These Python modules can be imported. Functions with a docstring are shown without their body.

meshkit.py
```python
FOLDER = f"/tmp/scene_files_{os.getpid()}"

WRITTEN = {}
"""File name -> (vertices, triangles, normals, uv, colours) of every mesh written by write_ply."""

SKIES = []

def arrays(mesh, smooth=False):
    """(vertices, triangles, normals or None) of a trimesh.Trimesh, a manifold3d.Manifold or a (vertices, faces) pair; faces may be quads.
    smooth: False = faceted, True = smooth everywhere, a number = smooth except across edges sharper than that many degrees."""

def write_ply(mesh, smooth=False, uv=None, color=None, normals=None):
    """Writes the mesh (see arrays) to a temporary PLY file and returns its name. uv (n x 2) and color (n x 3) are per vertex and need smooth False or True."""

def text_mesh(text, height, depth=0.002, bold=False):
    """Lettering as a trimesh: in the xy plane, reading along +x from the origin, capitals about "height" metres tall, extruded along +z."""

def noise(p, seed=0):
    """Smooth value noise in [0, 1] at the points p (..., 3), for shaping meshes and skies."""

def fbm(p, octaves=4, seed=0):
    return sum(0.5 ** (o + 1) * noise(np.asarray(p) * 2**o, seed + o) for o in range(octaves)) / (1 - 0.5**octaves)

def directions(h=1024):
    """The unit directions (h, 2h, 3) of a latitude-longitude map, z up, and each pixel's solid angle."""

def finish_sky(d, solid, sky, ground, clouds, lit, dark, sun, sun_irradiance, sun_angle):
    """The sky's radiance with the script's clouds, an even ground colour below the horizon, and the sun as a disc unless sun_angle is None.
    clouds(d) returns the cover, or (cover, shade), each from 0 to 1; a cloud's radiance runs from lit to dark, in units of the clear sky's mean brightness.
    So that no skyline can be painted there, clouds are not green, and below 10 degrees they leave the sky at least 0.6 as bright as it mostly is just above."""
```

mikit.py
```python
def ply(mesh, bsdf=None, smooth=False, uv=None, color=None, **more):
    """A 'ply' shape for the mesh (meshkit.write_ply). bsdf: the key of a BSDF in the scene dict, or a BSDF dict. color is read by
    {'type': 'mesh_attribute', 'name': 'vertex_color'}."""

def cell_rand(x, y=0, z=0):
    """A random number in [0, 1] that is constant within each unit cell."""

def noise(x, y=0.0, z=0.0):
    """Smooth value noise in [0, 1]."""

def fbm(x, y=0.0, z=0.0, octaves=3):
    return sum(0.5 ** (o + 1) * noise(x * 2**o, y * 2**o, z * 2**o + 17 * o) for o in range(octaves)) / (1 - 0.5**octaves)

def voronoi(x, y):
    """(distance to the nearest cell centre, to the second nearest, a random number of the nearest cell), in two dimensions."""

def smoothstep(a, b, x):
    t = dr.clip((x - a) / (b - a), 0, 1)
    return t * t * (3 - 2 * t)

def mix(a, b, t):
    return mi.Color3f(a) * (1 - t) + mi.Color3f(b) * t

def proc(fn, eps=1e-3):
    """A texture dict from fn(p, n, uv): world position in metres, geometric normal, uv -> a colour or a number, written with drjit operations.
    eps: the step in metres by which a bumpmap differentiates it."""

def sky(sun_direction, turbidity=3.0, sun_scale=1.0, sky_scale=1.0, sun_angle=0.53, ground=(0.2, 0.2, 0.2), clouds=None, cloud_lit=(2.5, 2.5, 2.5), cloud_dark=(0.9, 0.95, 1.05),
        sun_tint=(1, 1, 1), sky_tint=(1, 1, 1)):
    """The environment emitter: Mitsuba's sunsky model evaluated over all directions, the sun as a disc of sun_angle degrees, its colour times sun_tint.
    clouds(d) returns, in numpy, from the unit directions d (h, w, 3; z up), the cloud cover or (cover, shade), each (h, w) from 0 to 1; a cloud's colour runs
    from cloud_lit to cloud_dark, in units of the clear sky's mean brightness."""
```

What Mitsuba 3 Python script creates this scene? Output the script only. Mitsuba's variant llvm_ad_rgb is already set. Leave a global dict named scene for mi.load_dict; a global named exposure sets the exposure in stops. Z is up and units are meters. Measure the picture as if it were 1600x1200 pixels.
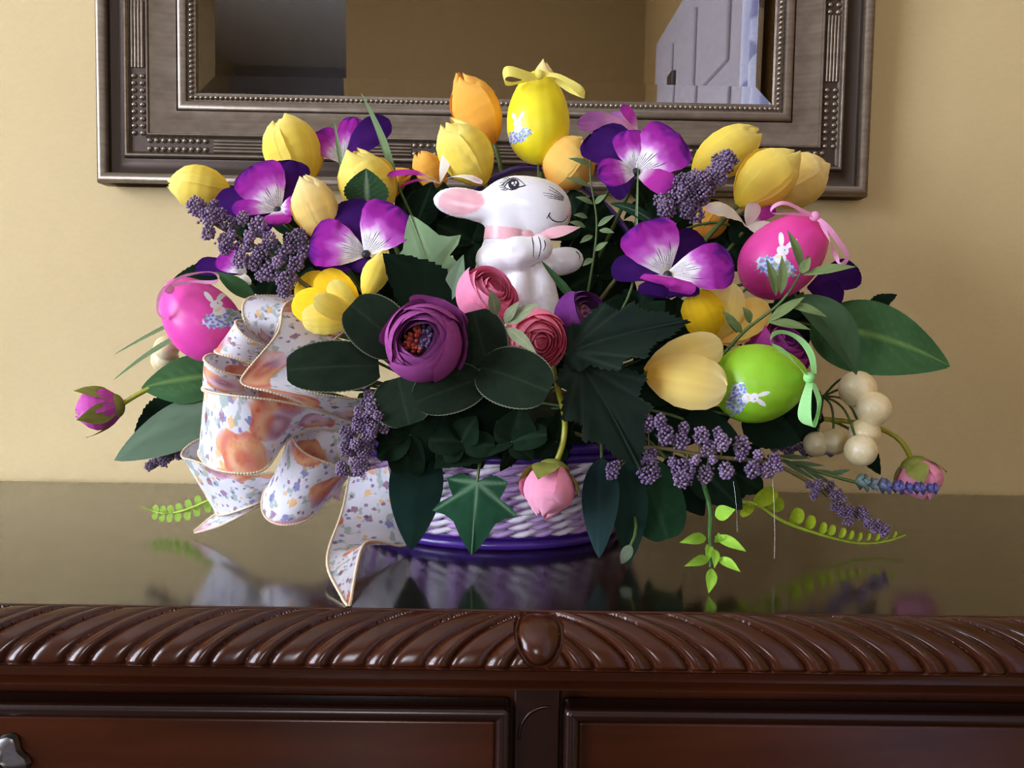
import math, random
import numpy as np, trimesh, manifold3d
import drjit as dr
import mitsuba as mi
import mikit, meshkit
from scipy.interpolate import CubicSpline

# ------------------------------------------------------------------ camera, light, exposure
TABLE = 0.86
FPX = 1305.0
CAM = np.array([0.0, 0.0, TABLE + 0.15])
ROLL, YAW, PITCH = 0.0163, 0.0125, -0.026
FWD = np.array([math.sin(YAW) * math.cos(PITCH), math.cos(YAW) * math.cos(PITCH), math.sin(PITCH)])
_r0 = np.cross(FWD, [0, 0, 1.0]); _r0 /= np.linalg.norm(_r0)
_u0 = np.cross(_r0, FWD)
RIGHT = math.cos(ROLL) * _r0 + math.sin(ROLL) * _u0
UP = math.cos(ROLL) * _u0 - math.sin(ROLL) * _r0
exposure = 0.50
scene, labels = {}, {}
scene['camera'] = {'type': 'perspective', 'fov': math.degrees(2 * math.atan(800 / FPX)), 'fov_axis': 'x', 'near_clip': 0.02, 'far_clip': 50.0,
                   'to_world': mi.ScalarTransform4f().look_at(origin=CAM.tolist(), target=(CAM + FWD).tolist(), up=UP.tolist())}
WINDOW_LEFT = [9.0, 9.7, 11.4]      # daylight behind the panes of the left window
WINDOW_BACK = [17.0, 17.6, 19.0]       # daylight behind the panes of the window behind the camera


def P(px, py, Y):
    """World point where the sight line of pixel (px, py) meets the upright plane y = Y."""
    d = FWD + RIGHT * (px - 800) / FPX - UP * (py - 600) / FPX
    return CAM + d * ((Y - CAM[1]) / d[1])


def M(px, Y):
    return px * Y / FPX


# ------------------------------------------------------------------ helpers
def S(r, g, b):
    c = np.array([r, g, b]) / 255.0
    return np.where(c <= 0.04045, c / 12.92, ((c + 0.055) / 1.055) ** 2.4)


def mixp(a, b, t):
    a, b = (mi.Color3f(*[float(q) for q in x]) if isinstance(x, (np.ndarray, list, tuple)) else mi.Color3f(x) for x in (a, b))
    return a * (1 - t) + b * t


def nrm(v):
    v = np.asarray(v, float)
    return v / max(np.linalg.norm(v), 1e-12)


def uniq(key):
    if key not in scene and key not in labels:
        return key
    i = 1
    while f'{key}_{i:03d}' in scene or f'{key}_{i:03d}' in labels:
        i += 1
    return f'{key}_{i:03d}'


def thing(name, label, cat, group=None):
    k = uniq(name)
    labels[k] = {'label': label, 'category': cat}
    if group:
        labels[k]['group'] = group
    return k


def part(parent, name, mesh, bsdf, label=None, smooth=True, uv=None, color=None, kind=None, **more):
    k = uniq(parent + '__' + name)
    scene[k] = mikit.ply(mesh, bsdf, smooth=smooth, uv=uv, color=color, **more)
    if label or kind:
        labels[k] = {}
        if label: labels[k]['label'] = label
        if kind: labels[k]['kind'] = kind
    return k


def solo(name, label, cat, mesh, bsdf, group=None, smooth=True, kind=None, **kw):
    k = thing(name, label, cat, group)
    if kind == 'structure':
        labels[k].pop('category')
    if kind:
        labels[k]['kind'] = kind
    scene[k] = mikit.ply(mesh, bsdf, smooth=smooth, **kw)
    return k


def struct(name, label, mesh, bsdf, smooth=False, **kw):
    scene[name] = mikit.ply(mesh, bsdf, smooth=smooth, **kw)
    labels[name] = {'label': label, 'kind': 'structure'}
    return name


def gridfaces(nu, nv, wrap=False):
    a = np.arange(nu * nv).reshape(nu, nv)
    if wrap:
        a = np.concatenate([a, a[:, :1]], 1)
    q = np.stack([a[:-1, :-1], a[1:, :-1], a[1:, 1:], a[:-1, 1:]], -1).reshape(-1, 4)
    return np.vstack([q[:, [0, 1, 2]], q[:, [0, 2, 3]]])


def join(ms):
    """Joins (V, F) or (V, F, C) tuples."""
    at, V, F, C = 0, [], [], []
    for m in ms:
        V.append(m[0]); F.append(np.asarray(m[1]) + at); at += len(m[0])
        if len(m) > 2: C.append(m[2])
    return (np.vstack(V), np.vstack(F)) + ((np.vstack(C),) if C else ())


def box(x0, x1, y0, y1, z0, z1, bev=0.0):
    if bev > 0:
        s = [manifold3d.Manifold.sphere(bev, 12).translate((x, y, z)) for x in (x0 + bev, x1 - bev) for y in (y0 + bev, y1 - bev) for z in (z0 + bev, z1 - bev)]
        m = manifold3d.Manifold.batch_hull(s).to_mesh()
        return np.array(m.vert_properties[:, :3], float), np.array(m.tri_verts)
    m = trimesh.creation.box(bounds=[[x0, y0, z0], [x1, y1, z1]])
    return np.array(m.vertices), np.array(m.faces)


def spline(pts, n=40, closed=False):
    p = np.asarray(pts, float)
    if closed:
        p = np.vstack([p, p[:1]])
    t = np.concatenate([[0], np.cumsum(np.linalg.norm(np.diff(p, axis=0), axis=1) ** 0.6 + 1e-6)])
    if len(p) == 2:
        return p[0] + np.linspace(0, 1, n)[:, None] * (p[1] - p[0])
    return CubicSpline(t, p, bc_type='periodic' if closed else 'natural')(np.linspace(0, t[-1], n))


def tube(path, r, sides=8, cap=True):
    p = np.asarray(path, float)
    n = len(p)
    r = np.broadcast_to(np.asarray(r, float), (n,))
    t = np.gradient(p, axis=0); t /= np.linalg.norm(t, axis=1, keepdims=True) + 1e-12
    a = np.cross(t[0], [0, 0, 1.0]) if abs(t[0][2]) < 0.9 else np.cross(t[0], [1.0, 0, 0])
    A = []
    for i in range(n):
        a = a - t[i] * np.dot(a, t[i]); a = a / (np.linalg.norm(a) + 1e-12); A.append(a)
    A = np.array(A); B = np.cross(t, A)
    ang = np.arange(sides) * 2 * np.pi / sides
    V = p[:, None] + r[:, None, None] * (np.cos(ang)[None, :, None] * A[:, None] + np.sin(ang)[None, :, None] * B[:, None])
    F = gridfaces(n, sides, True)
    V = V.reshape(-1, 3)
    if cap:
        k = len(V)
        V = np.vstack([V, p[0] - t[0] * r[0] * .5, p[-1] + t[-1] * r[-1] * .5])
        i = np.arange(sides)
        F = np.vstack([F, np.stack([(i + 1) % sides, i, i * 0 + k], 1)[:, ::-1], np.stack([i + (n - 1) * sides, (i + 1) % sides + (n - 1) * sides, i * 0 + k + 1], 1)[:, ::-1]])
    return V, F[:, ::-1]


ICO1 = trimesh.creation.icosphere(1); ICO1 = (np.array(ICO1.vertices), np.array(ICO1.faces))
ICO2 = trimesh.creation.icosphere(2); ICO2 = (np.array(ICO2.vertices), np.array(ICO2.faces))
ICO3 = trimesh.creation.icosphere(3); ICO3 = (np.array(ICO3.vertices), np.array(ICO3.faces))


def ball(c, r, ico=ICO2):
    return ico[0] * r + np.asarray(c), ico[1]


def balls(cs, rs, ico=ICO1):
    cs = np.asarray(cs, float); rs = np.broadcast_to(rs, (len(cs),))
    V = (ico[0][None] * rs[:, None, None] + cs[:, None]).reshape(-1, 3)
    F = (ico[1][None] + (np.arange(len(cs)) * len(ico[0]))[:, None, None]).reshape(-1, 3)
    return V, F


def noise1(x, seed):
    return meshkit.noise(np.stack([np.asarray(x, float), np.full(np.shape(x), seed * 1.37), np.full(np.shape(x), .5)], -1), seed)


def frame_from(y, n):
    y = nrm(y); x = np.cross(y, n)
    if np.linalg.norm(x) < 1e-6: x = np.cross(y, [0.3, 0.5, 0.8])
    x = nrm(x)
    return x, y, np.cross(x, y)


def blade(B, T, W, n=(0, -1, .3), outline=None, bend=0.0, fold=0.0, cup=0.0, ruffle=0.0, rfreq=3.0, seed=1, serr=0.0, teeth=0, nu=22, nv=11, curl=0.0, twist=0.0, sway=0.0):
    """A leaf or petal from B to T, half width W. Returns V, F, uv with u in 0..1 along and v in -1..1 across."""
    B, T = np.asarray(B, float), np.asarray(T, float)
    L = np.linalg.norm(T - B)
    x, y, z = frame_from(T - B, n)
    if teeth: nu = max(nu, teeth * 3 + 1)
    u, v = np.meshgrid(np.linspace(0, 1, nu), np.linspace(-1, 1, nv), indexing='ij')
    w = outline(u)
    saw = 0
    if teeth:
        saw = serr * ((1 - (u * teeth) % 1.0) - .3) * np.abs(v) ** 6
    xx = W * w * v * (1 + saw) + sway * L * np.sin(np.pi * u)
    yy = L * u - (0.12 * L * serr * np.abs(v) ** 6 if teeth else 0)
    zz = bend * L * 4 * u * (1 - u) + fold * np.abs(xx) + cup * xx ** 2 / max(W, 1e-9) + curl * L * u ** 3
    if ruffle:
        ph = noise1(u * rfreq * 2 + np.sign(v) * 5 + 11, seed) + .5 * noise1(u * rfreq * 5 + np.sign(v) * 9 + 3, seed + 3) - .75
        ph2 = noise1(v * rfreq * 1.6 + 7, seed + 7) - .5
        zz = zz + ruffle * W * (ph * np.abs(v) ** 1.5 + ph2 * u ** 3 * 1.2)
    if twist:
        a = twist * u
        xx, zz = xx * np.cos(a) - zz * np.sin(a) * 0, zz + xx * np.sin(a)
    V = B + xx[..., None] * x + yy[..., None] * y + zz[..., None] * z
    return V.reshape(-1, 3), gridfaces(nu, nv), np.stack([u, v], -1).reshape(-1, 2)


def o_ovate(u): return np.maximum(np.sin(np.pi * u ** 0.72) ** 0.8, 0) + .015
def o_round(u): return np.sqrt(np.clip(1 - (2 * (u * .94 + .03) - 1) ** 2, 0, 1)) ** .8
def o_lance(u): return np.clip(np.sin(np.pi * np.clip(u, 0, 1) ** 0.85), 0, 1) ** 1.0 + .02
def o_obov(u): return np.clip(np.interp(u, [0, .06, .2, .4, .6, .78, .9, .97, 1], [.1, .2, .45, .78, .97, 1.0, .84, .5, .08]), 0, 2)
def o_petal(u): return np.interp(u, [0, .05, .2, .4, .6, .8, .92, 1], [.25, .42, .75, .97, 1.0, .8, .5, .06])
def o_grass(u): return np.clip(np.minimum(.75 + .5 * u, 1.25 * (1 - u) ** .7 + .03), 0, 1)


# ------------------------------------------------------------------ materials
def rough(c, a=0.4):
    return {'type': 'twosided', 'bsdf': {'type': 'principled', 'base_color': c if isinstance(c, dict) else {'type': 'rgb', 'value': list(map(float, c))}, 'roughness': a, 'specular': 0.5}}


VC = {'type': 'mesh_attribute', 'name': 'vertex_color'}


def mat(name, d):
    scene['mat_' + name] = d
    return 'mat_' + name


mat_petal = mat('petal', {'type': 'principledthin', 'base_color': VC, 'roughness': 0.65, 'diff_trans': 0.32, 'spec_trans': 0.0, 'eta': 1.3})
mat_leaf = mat('leaf', {'type': 'principledthin', 'base_color': VC, 'roughness': 0.42, 'diff_trans': 0.18, 'spec_trans': 0.0, 'eta': 1.45})
mat_gloss = mat('gloss_leaf', {'type': 'principledthin', 'base_color': VC, 'roughness': 0.25, 'diff_trans': 0.35, 'spec_trans': 0.0, 'eta': 1.5})
mat_vc = mat('vertex_plastic', {'type': 'twosided', 'bsdf': {'type': 'principled', 'base_color': VC, 'roughness': 0.4, 'specular': 0.4}})
mat_bead = mat('bead', {'type': 'twosided', 'bsdf': {'type': 'principled', 'base_color': VC, 'roughness': 0.35, 'specular': 0.5}})
mat_satin = mat('satin', {'type': 'principledthin', 'base_color': VC, 'roughness': 0.35, 'diff_trans': 0.5, 'spec_trans': 0.0, 'eta': 1.5})
mat_stem = mat('stem', rough(S(70, 92, 40), .5))
mat_stem_dark = mat('stem_dark', rough(S(38, 52, 30), .5))
mat_white = mat('white_paint', rough(S(222, 222, 225), .35))
mat_ink = mat('ink', rough(S(28, 26, 40), .5))
mat_ceil = mat('ceiling_paint', rough(S(225, 222, 214), .9))
mat_floor = mat('floor_wood', rough(S(62, 42, 28), .4))
mat_grey = mat('grey_wall', rough(S(150, 146, 152), .8))
# ------------------------------------------------------------------ the room
def f_wall(p, n, uv):
    k = mikit.fbm(p.x * 3.0, p.y * 3.0, p.z * 3.0, 3)
    s = mikit.noise(p.x * 260, p.y * 260, p.z * 260)
    return mixp(S(206, 185, 137), S(214, 194, 147), k) * (0.985 + 0.03 * s)


mat_wall = mat('wall_paint', {'type': 'twosided', 'bsdf': {'type': 'principled', 'base_color': mikit.proc(f_wall), 'roughness': .75, 'specular': .25}})
CEIL, XL, XR, YF, YB = 3.12, -2.4, 0.86, 1.0, -3.4
HALL = -1.0
struct('wall_front', 'yellow tan painted wall that the mirror hangs on', box(XL - .1, XR + .1, YF, YF + .1, 0, CEIL), mat_wall)
mat_tan_dimmed = mat('tan_paint', rough(S(140, 112, 66), .8))  # wall tan deepened so the poorly lit room behind looks dim
mat_door_dimmed = mat('door_paint', rough(S(168, 160, 164), .4))  # grey stands in for weak light on a white door
struct('wall_right', 'side wall on the right, seen in the mirror, with dimness painted into its tan', box(XR, XR + .1, YB - .1, YF, 0, CEIL), mat_tan_dimmed)
# wall behind the camera with a window opening below the mirror's view
WX0, WX1, WZ0, WZ1 = -.92, -.42, .85, 1.80
wb = join([box(HALL, WX0, YB - .12, YB, 0, CEIL), box(WX1, XR, YB - .12, YB, 0, CEIL), box(WX0, WX1, YB - .12, YB, 0, WZ0), box(WX0, WX1, YB - .12, YB, WZ1, CEIL)])
struct('wall_back', 'wall across the room seen in the mirror, with dimness painted into its tan', wb, mat_tan_dimmed)
LY0, LY1, LZ0, LZ1 = -1.75, 0.05, .55, 2.35
wl = join([box(XL - .12, XL, YB - 2.2, LY0, 0, CEIL), box(XL - .12, XL, LY1, YF + .1, 0, CEIL), box(XL - .12, XL, LY0, LY1, 0, LZ0), box(XL - .12, XL, LY0, LY1, LZ1, CEIL)])
struct('wall_left', 'yellow side wall on the left', wl, mat_wall)
struct('wall_hall', 'grey hall wall seen through the opening in the mirror', box(XL - .12, HALL + .4, YB - 2.3, YB - 2.2, 0, CEIL), mat_grey)
struct('trim_1', 'pale ledge along the grey hall wall', box(XL, HALL + .4, YB - 2.2, YB - 2.12, 2.50, 2.56), mat_white)
struct('trim_2', 'return wall of the hall', box(HALL + .4, HALL + .5, YB - 2.3, YB - .12, 0, CEIL), mat_grey)
struct('ceiling', 'white ceiling', box(XL - .2, XR + .2, YB - 2.4, YF + .2, CEIL, CEIL + .1), mat_ceil)
struct('floor', 'brown wooden floor', box(XL - .2, XR + .2, YB - 2.4, YF + .2, -.1, 0), mat_floor)


def window(n, axis, c, a0, a1, z0, z1, rows, cols, emit, label):
    """A sash window with lit panes; axis 'x': lies in a plane of constant x (opening along y)."""
    def bx(a, b, d0, d1, za, zb):
        return box(c + d0, c + d1, a, b, za, zb) if axis == 'x' else box(a, b, c + d0, c + d1, za, zb)
    w = .06
    k = f'window_{n}'
    fr = join([bx(a0, a0 + w, -.08, .02, z0, z1), bx(a1 - w, a1, -.08, .02, z0, z1), bx(a0, a1, -.08, .02, z1 - w, z1), bx(a0 - .03, a1 + .03, -.08, .05, z0 - .02, z0 + w)])
    scene[k + '__frame'] = mikit.ply(fr, mat_white)
    labels[k] = {'label': label, 'kind': 'structure'}
    da, dz = (a1 - a0 - 2 * w) / cols, (z1 - z0 - 2 * w) / rows
    for i in range(1, cols):
        part(k, 'muntin', bx(a0 + w + i * da - .012, a0 + w + i * da + .012, -.06, -.02, z0 + w, z1 - w), mat_white, smooth=False)
    for j in range(1, rows):
        part(k, 'muntin', bx(a0 + w, a1 - w, -.06, -.02, z0 + w + j * dz - .012, z0 + w + j * dz + .012), mat_white, smooth=False)
    for i in range(cols):
        for j in range(rows):
            aa, bb, za, zb = a0 + w + i * da, a0 + w + (i + 1) * da, z0 + w + j * dz, z0 + w + (j + 1) * dz
            if axis == 'x':
                V = np.array([[c - .045, aa, za], [c - .045, bb, za], [c - .045, bb, zb], [c - .045, aa, zb]])
            else:
                V = np.array([[bb, c - .045, za], [aa, c - .045, za], [aa, c - .045, zb], [bb, c - .045, zb]])
            part(k, 'pane', (V, np.array([[0, 1, 2], [0, 2, 3]])), mat_white, smooth=False, emitter={'type': 'area', 'radiance': {'type': 'rgb', 'value': emit}})


window(1, 'x', XL, LY0, LY1, LZ0, LZ1, 2, 3, WINDOW_LEFT, 'daylit window in the left wall')
window(2, 'y', YB, WX0, WX1, WZ0, WZ1, 3, 2, WINDOW_BACK, 'daylit window behind the camera')

# white panelled door on the right wall, its dim look painted in as grey
DY0, DY1, DZ = -2.72, -1.0, 2.50
dk = 'door_1'
labels[dk] = {'label': 'white panelled door in the right wall, seen in the mirror, its dimness painted in as grey', 'kind': 'structure'}
part(dk, 'leaf', box(XR - .045, XR - .004, DY0, DY1, .01, DZ), mat_door_dimmed, smooth=False)
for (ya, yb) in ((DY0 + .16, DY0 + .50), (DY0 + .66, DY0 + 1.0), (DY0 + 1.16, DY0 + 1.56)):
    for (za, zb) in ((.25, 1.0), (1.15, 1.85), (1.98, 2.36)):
        part(dk, 'panel', box(XR - .062, XR - .04, ya, yb, za, zb, .012), mat_door_dimmed, smooth=30)
mat_dark_metal = mat('dark_metal', {'type': 'twosided', 'bsdf': {'type': 'principled', 'base_color': {'type': 'rgb', 'value': [.16, .15, .15]}, 'metallic': .9, 'roughness': .3}})
part(dk, 'hinge', box(XR - .075, XR - .045, DY0 + .50, DY0 + .62, 1.98, 2.20, .006), mat_dark_metal, smooth=30)


def f_curtain(p, n, uv):
    d, d2, r = mikit.voronoi(uv.x * 9, uv.y * 9)
    base = mixp(S(186, 190, 214), S(214, 214, 226), mikit.fbm(uv.x * 7, uv.y * 7))
    c = mixp(S(150, 78, 70), S(120, 120, 160), dr.select(r > .5, 1.0, 0.0))
    return mixp(base, c, mikit.smoothstep(.42, .3, d) * dr.select(r > .35, 0.8, 0.0))


mat_curtain = mat('curtain', rough(mikit.proc(f_curtain), .8))
uu, zz = np.meshgrid(np.linspace(0, 1, 90), np.linspace(0.15, 2.75, 12), indexing='ij')
cv = np.stack([XR - .05 - .025 * np.sin(uu * 2 * np.pi * 6), -.93 + .62 * uu, zz], -1).reshape(-1, 3)
solo('curtain', 'pale blue curtain with rust flowers reflected at the right end of the mirror', 'curtain', (cv, gridfaces(90, 12)), mat_curtain,
     uv=np.stack([uu * .9, zz], -1).reshape(-1, 2))
tv, tf = tube([[XR - .05, -1.0, 2.77], [XR - .05, -.25, 2.77]], .014, 12)
solo('curtain_rod', 'dark rod carrying the pale blue curtain', 'curtain rod', (tv, tf), mat_dark_metal)

# ------------------------------------------------------------------ the mirror
def f_pewter(p, n, uv):
    k = mikit.fbm(p.x * 90, p.y * 90, p.z * 90, 3)
    g = mikit.noise(p.x * 16, p.y * 16, p.z * 340)
    return mixp(S(100, 86, 74), S(150, 138, 124), .6 * k + .4 * g)


mat_pewter = mat('pewter', {'type': 'twosided', 'bsdf': {'type': 'principled', 'base_color': mikit.proc(f_pewter), 'metallic': .75, 'roughness': .34, 'specular': .5}})
mat_pewter_dark = mat('pewter_dark', {'type': 'twosided', 'bsdf': {'type': 'principled', 'base_color': {'type': 'rgb', 'value': S(74, 62, 54).tolist()}, 'metallic': .6, 'roughness': .45}})
mat_silver = mat('bead_silver', {'type': 'twosided', 'bsdf': {'type': 'principled', 'base_color': {'type': 'rgb', 'value': S(160, 150, 136).tolist()}, 'metallic': .85, 'roughness': .22}})
mat_mirror = mat('mirror', {'type': 'twosided', 'bsdf': {'type': 'conductor', 'material': 'none', 'specular_reflectance': {'type': 'rgb', 'value': [.50, .50, .52]}}})
c0, c1 = P(150, 283, .965), P(1357, 306, .965)
MX0, MX1, MZ0 = c0[0], c1[0], (c0[2] + c1[2]) / 2
MW, MH, TILT = MX1 - MX0, .86, math.radians(2.0)
MROLL = 0.0


def mplace(v):
    """Mirror space (x from its left edge, z up from its lower edge, d out of the wall) to world, hung with a slight tilt."""
    v = np.asarray(v, float)
    x, z, d = v[..., 0], v[..., 1], v[..., 2]
    y = YF - .006 - (d * math.cos(TILT) + z * math.sin(TILT))
    return np.stack([MX0 + x, y, MZ0 + z * math.cos(TILT) - d * math.sin(TILT)], -1)


def sweep(profile):
    """Mitred sweep round the frame of (inset, depth) points."""
    V = []
    for i, d in profile:
        V += [[i, i, d], [MW - i, i, d], [MW - i, MH - i, d], [i, MH - i, d]]
    return mplace(V), gridfaces(len(profile), 4, True)


mirror = thing('wall_mirror', 'large wall mirror in a wide pewter coloured frame on the yellow wall', 'mirror')
def roundp(i0, i1, d0, hgt, n=8):
    return [(i0 + (i1 - i0) * (1 - math.cos(t)) / 2, d0 + hgt * math.sin(t)) for t in np.linspace(0, math.pi, n)]
part(mirror, 'outer_moulding', sweep([(0, 0), (0, .02)] + roundp(0, .0125, .024, .008)), mat_pewter, smooth=40)
part(mirror, 'hollow', sweep([(.0125, .024), (.0135, .019)] + [(.0135 + .016 * t, .019 - .004 * math.sin(math.pi * t)) for t in np.linspace(0, 1, 7)] + [(.0298, .023)]), mat_pewter_dark, smooth=40)
part(mirror, 'fillet', sweep(roundp(.0298, .0355, .022, .004, 6)), mat_pewter, smooth=40)
part(mirror, 'carved_ground', sweep([(.0355, .0215), (.0375, .020), (.053, .020), (.055, .0215)]), mat_pewter_dark, smooth=20)
part(mirror, 'fillet', sweep(roundp(.0550, .0585, .0215, .003, 6)), mat_pewter, smooth=40)
part(mirror, 'scoop', sweep([(.0585, .0215)] + [(.0585 + .0275 * t, .0215 - .0085 * math.sin(t * math.pi / 2)) for t in np.linspace(0, 1, 9)] + [(.0868, .0095)]), mat_pewter, smooth=40)
part(mirror, 'inner_moulding', sweep([(.0868, .0095), (.0872, .0125)] + roundp(.0872, .0975, .0125, .0035, 7) + [(.0978, .009), (.107, .009), (.1085, .006)]), mat_pewter, smooth=40)
# bead row
cs = []
zi = .1022
for s in np.arange(zi, MW - zi, .0058): cs += [[s, zi, .0105]]
for s in np.arange(zi, MH - zi, .0058): cs += [[zi, s, .0105], [MW - zi, s, .0105]]
part(mirror, 'bead_row', balls(mplace(cs), .0026), mat_silver, 'row of small bright beads', kind='stuff')
# carved band: runs of reeding and runs of paired beads, in turn
reeds, eggs = [], []
def band(along, across, L):
    s = .058; k = 0
    while s < L - .058:
        ln = .072
        e = min(s + ln, L - .05)
        if k % 2 == 0:
            for t in np.arange(s, e, .0080):
                for o in (.0405, .0500):
                    eggs.append((along(t, o), o))
        else:
            for o in (.0390, .0428, .0466, .0504):
                reeds.append(tube(mplace([along(t, o) for t in np.linspace(s - .002, e, 6)]), .0019, 8))
        s = e + .004; k += 1
band(lambda t, o: [t, o, .0205], 0, MW)
band(lambda t, o: [o, t, .0205], 0, MH)
band(lambda t, o: [MW - o, t, .0205], 0, MH)
part(mirror, 'reeding', join(reeds), mat_pewter, 'fine carved reeds', kind='stuff')
part(mirror, 'paired_beads', balls(mplace([e[0] for e in eggs]), .0031), mat_silver, 'carved beads in pairs', kind='stuff')
g0, g1 = .1085, .1285
part(mirror, 'glass', (mplace([[g1, g1, .0065], [MW - g1, g1, .0065], [MW - g1, MH - g1, .0065], [g1, MH - g1, .0065]]), np.array([[0, 1, 2], [0, 2, 3]])), mat_mirror, smooth=False)
bv = sweep([(g0, .0055), (g1, .0065)])
part(mirror, 'bevel', bv, mat_mirror, smooth=False)

# ------------------------------------------------------------------ the dresser
def f_top(p, n, uv):
    g = mikit.fbm(p.x * 5, p.y * 90, p.z * 90, 3)
    return mixp(S(15, 9, 7), S(32, 19, 12), g)
def f_wood(p, n, uv):
    g = mikit.fbm(p.x * 9 + p.y * 3, p.y * 60, p.z * 70, 3)
    k = mikit.fbm(p.x * 14, p.y * 14, p.z * 14, 2)
    return mixp(S(28, 10, 5), S(74, 33, 13), .6 * g + .4 * k)
mat_top = mat('table_top', {'type': 'twosided', 'bsdf': {'type': 'roughplastic', 'diffuse_reflectance': mikit.proc(f_top), 'alpha': .016, 'int_ior': 1.7, 'distribution': 'ggx'}})
mat_wood = mat('dresser_wood', {'type': 'twosided', 'bsdf': {'type': 'roughplastic', 'diffuse_reflectance': mikit.proc(f_wood), 'alpha': .04, 'int_ior': 1.5, 'distribution': 'ggx'}})
mat_wood_dark = mat('dresser_wood_dark', {'type': 'twosided', 'bsdf': {'type': 'roughplastic', 'diffuse_reflectance': {'type': 'rgb', 'value': S(34, 14, 9).tolist()}, 'alpha': .06, 'int_ior': 1.5, 'distribution': 'ggx'}})
DX0, DX1, YT = -.80, .82, .5
dresser = thing('dresser', 'dark mahogany dresser with a carved top edge, carrying the flower basket', 'dresser')
part(dresser, 'top', box(DX0, DX1, YT, .99, TABLE - .03, TABLE), mat_top, 'polished dark brown top', smooth=False)
# carved nosing: gadroon lobes leaning to the middle
XC, PER = P(842, 1010, .482)[0], .0342
nx, nt = 2600, 46
s, t = np.meshgrid(np.linspace(DX0 - .01, DX1 + .01, nx), np.linspace(0, 1, nt), indexing='ij')
base_y = YT - .024 * np.sin(t * np.pi / 2) ** 0.9
base_z = TABLE - .0008 - .0245 * (1 - np.cos(t * np.pi / 2)) ** 0.85
sl = 1.5 * (1 - t) ** 1.7
ph = (np.abs(s - XC) / PER + sl + .08) % 1.0
k1 = ph < .60
q = np.where(k1, ph / .60, (ph - .60) / .40)
lobe = np.where(k1, .0034 * np.clip(1 - (2 * q - 1) ** 4, 0, 1) ** .7, .0060 * np.clip(1 - (2 * q - 1) ** 2, 0, 1) ** .6 * (1 - .35 * q))
ov = np.sqrt(((s - XC) / (PER * .36 * (1 - .25 * (t - .5)))) ** 2 + ((t - .50) / .46) ** 2)
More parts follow.
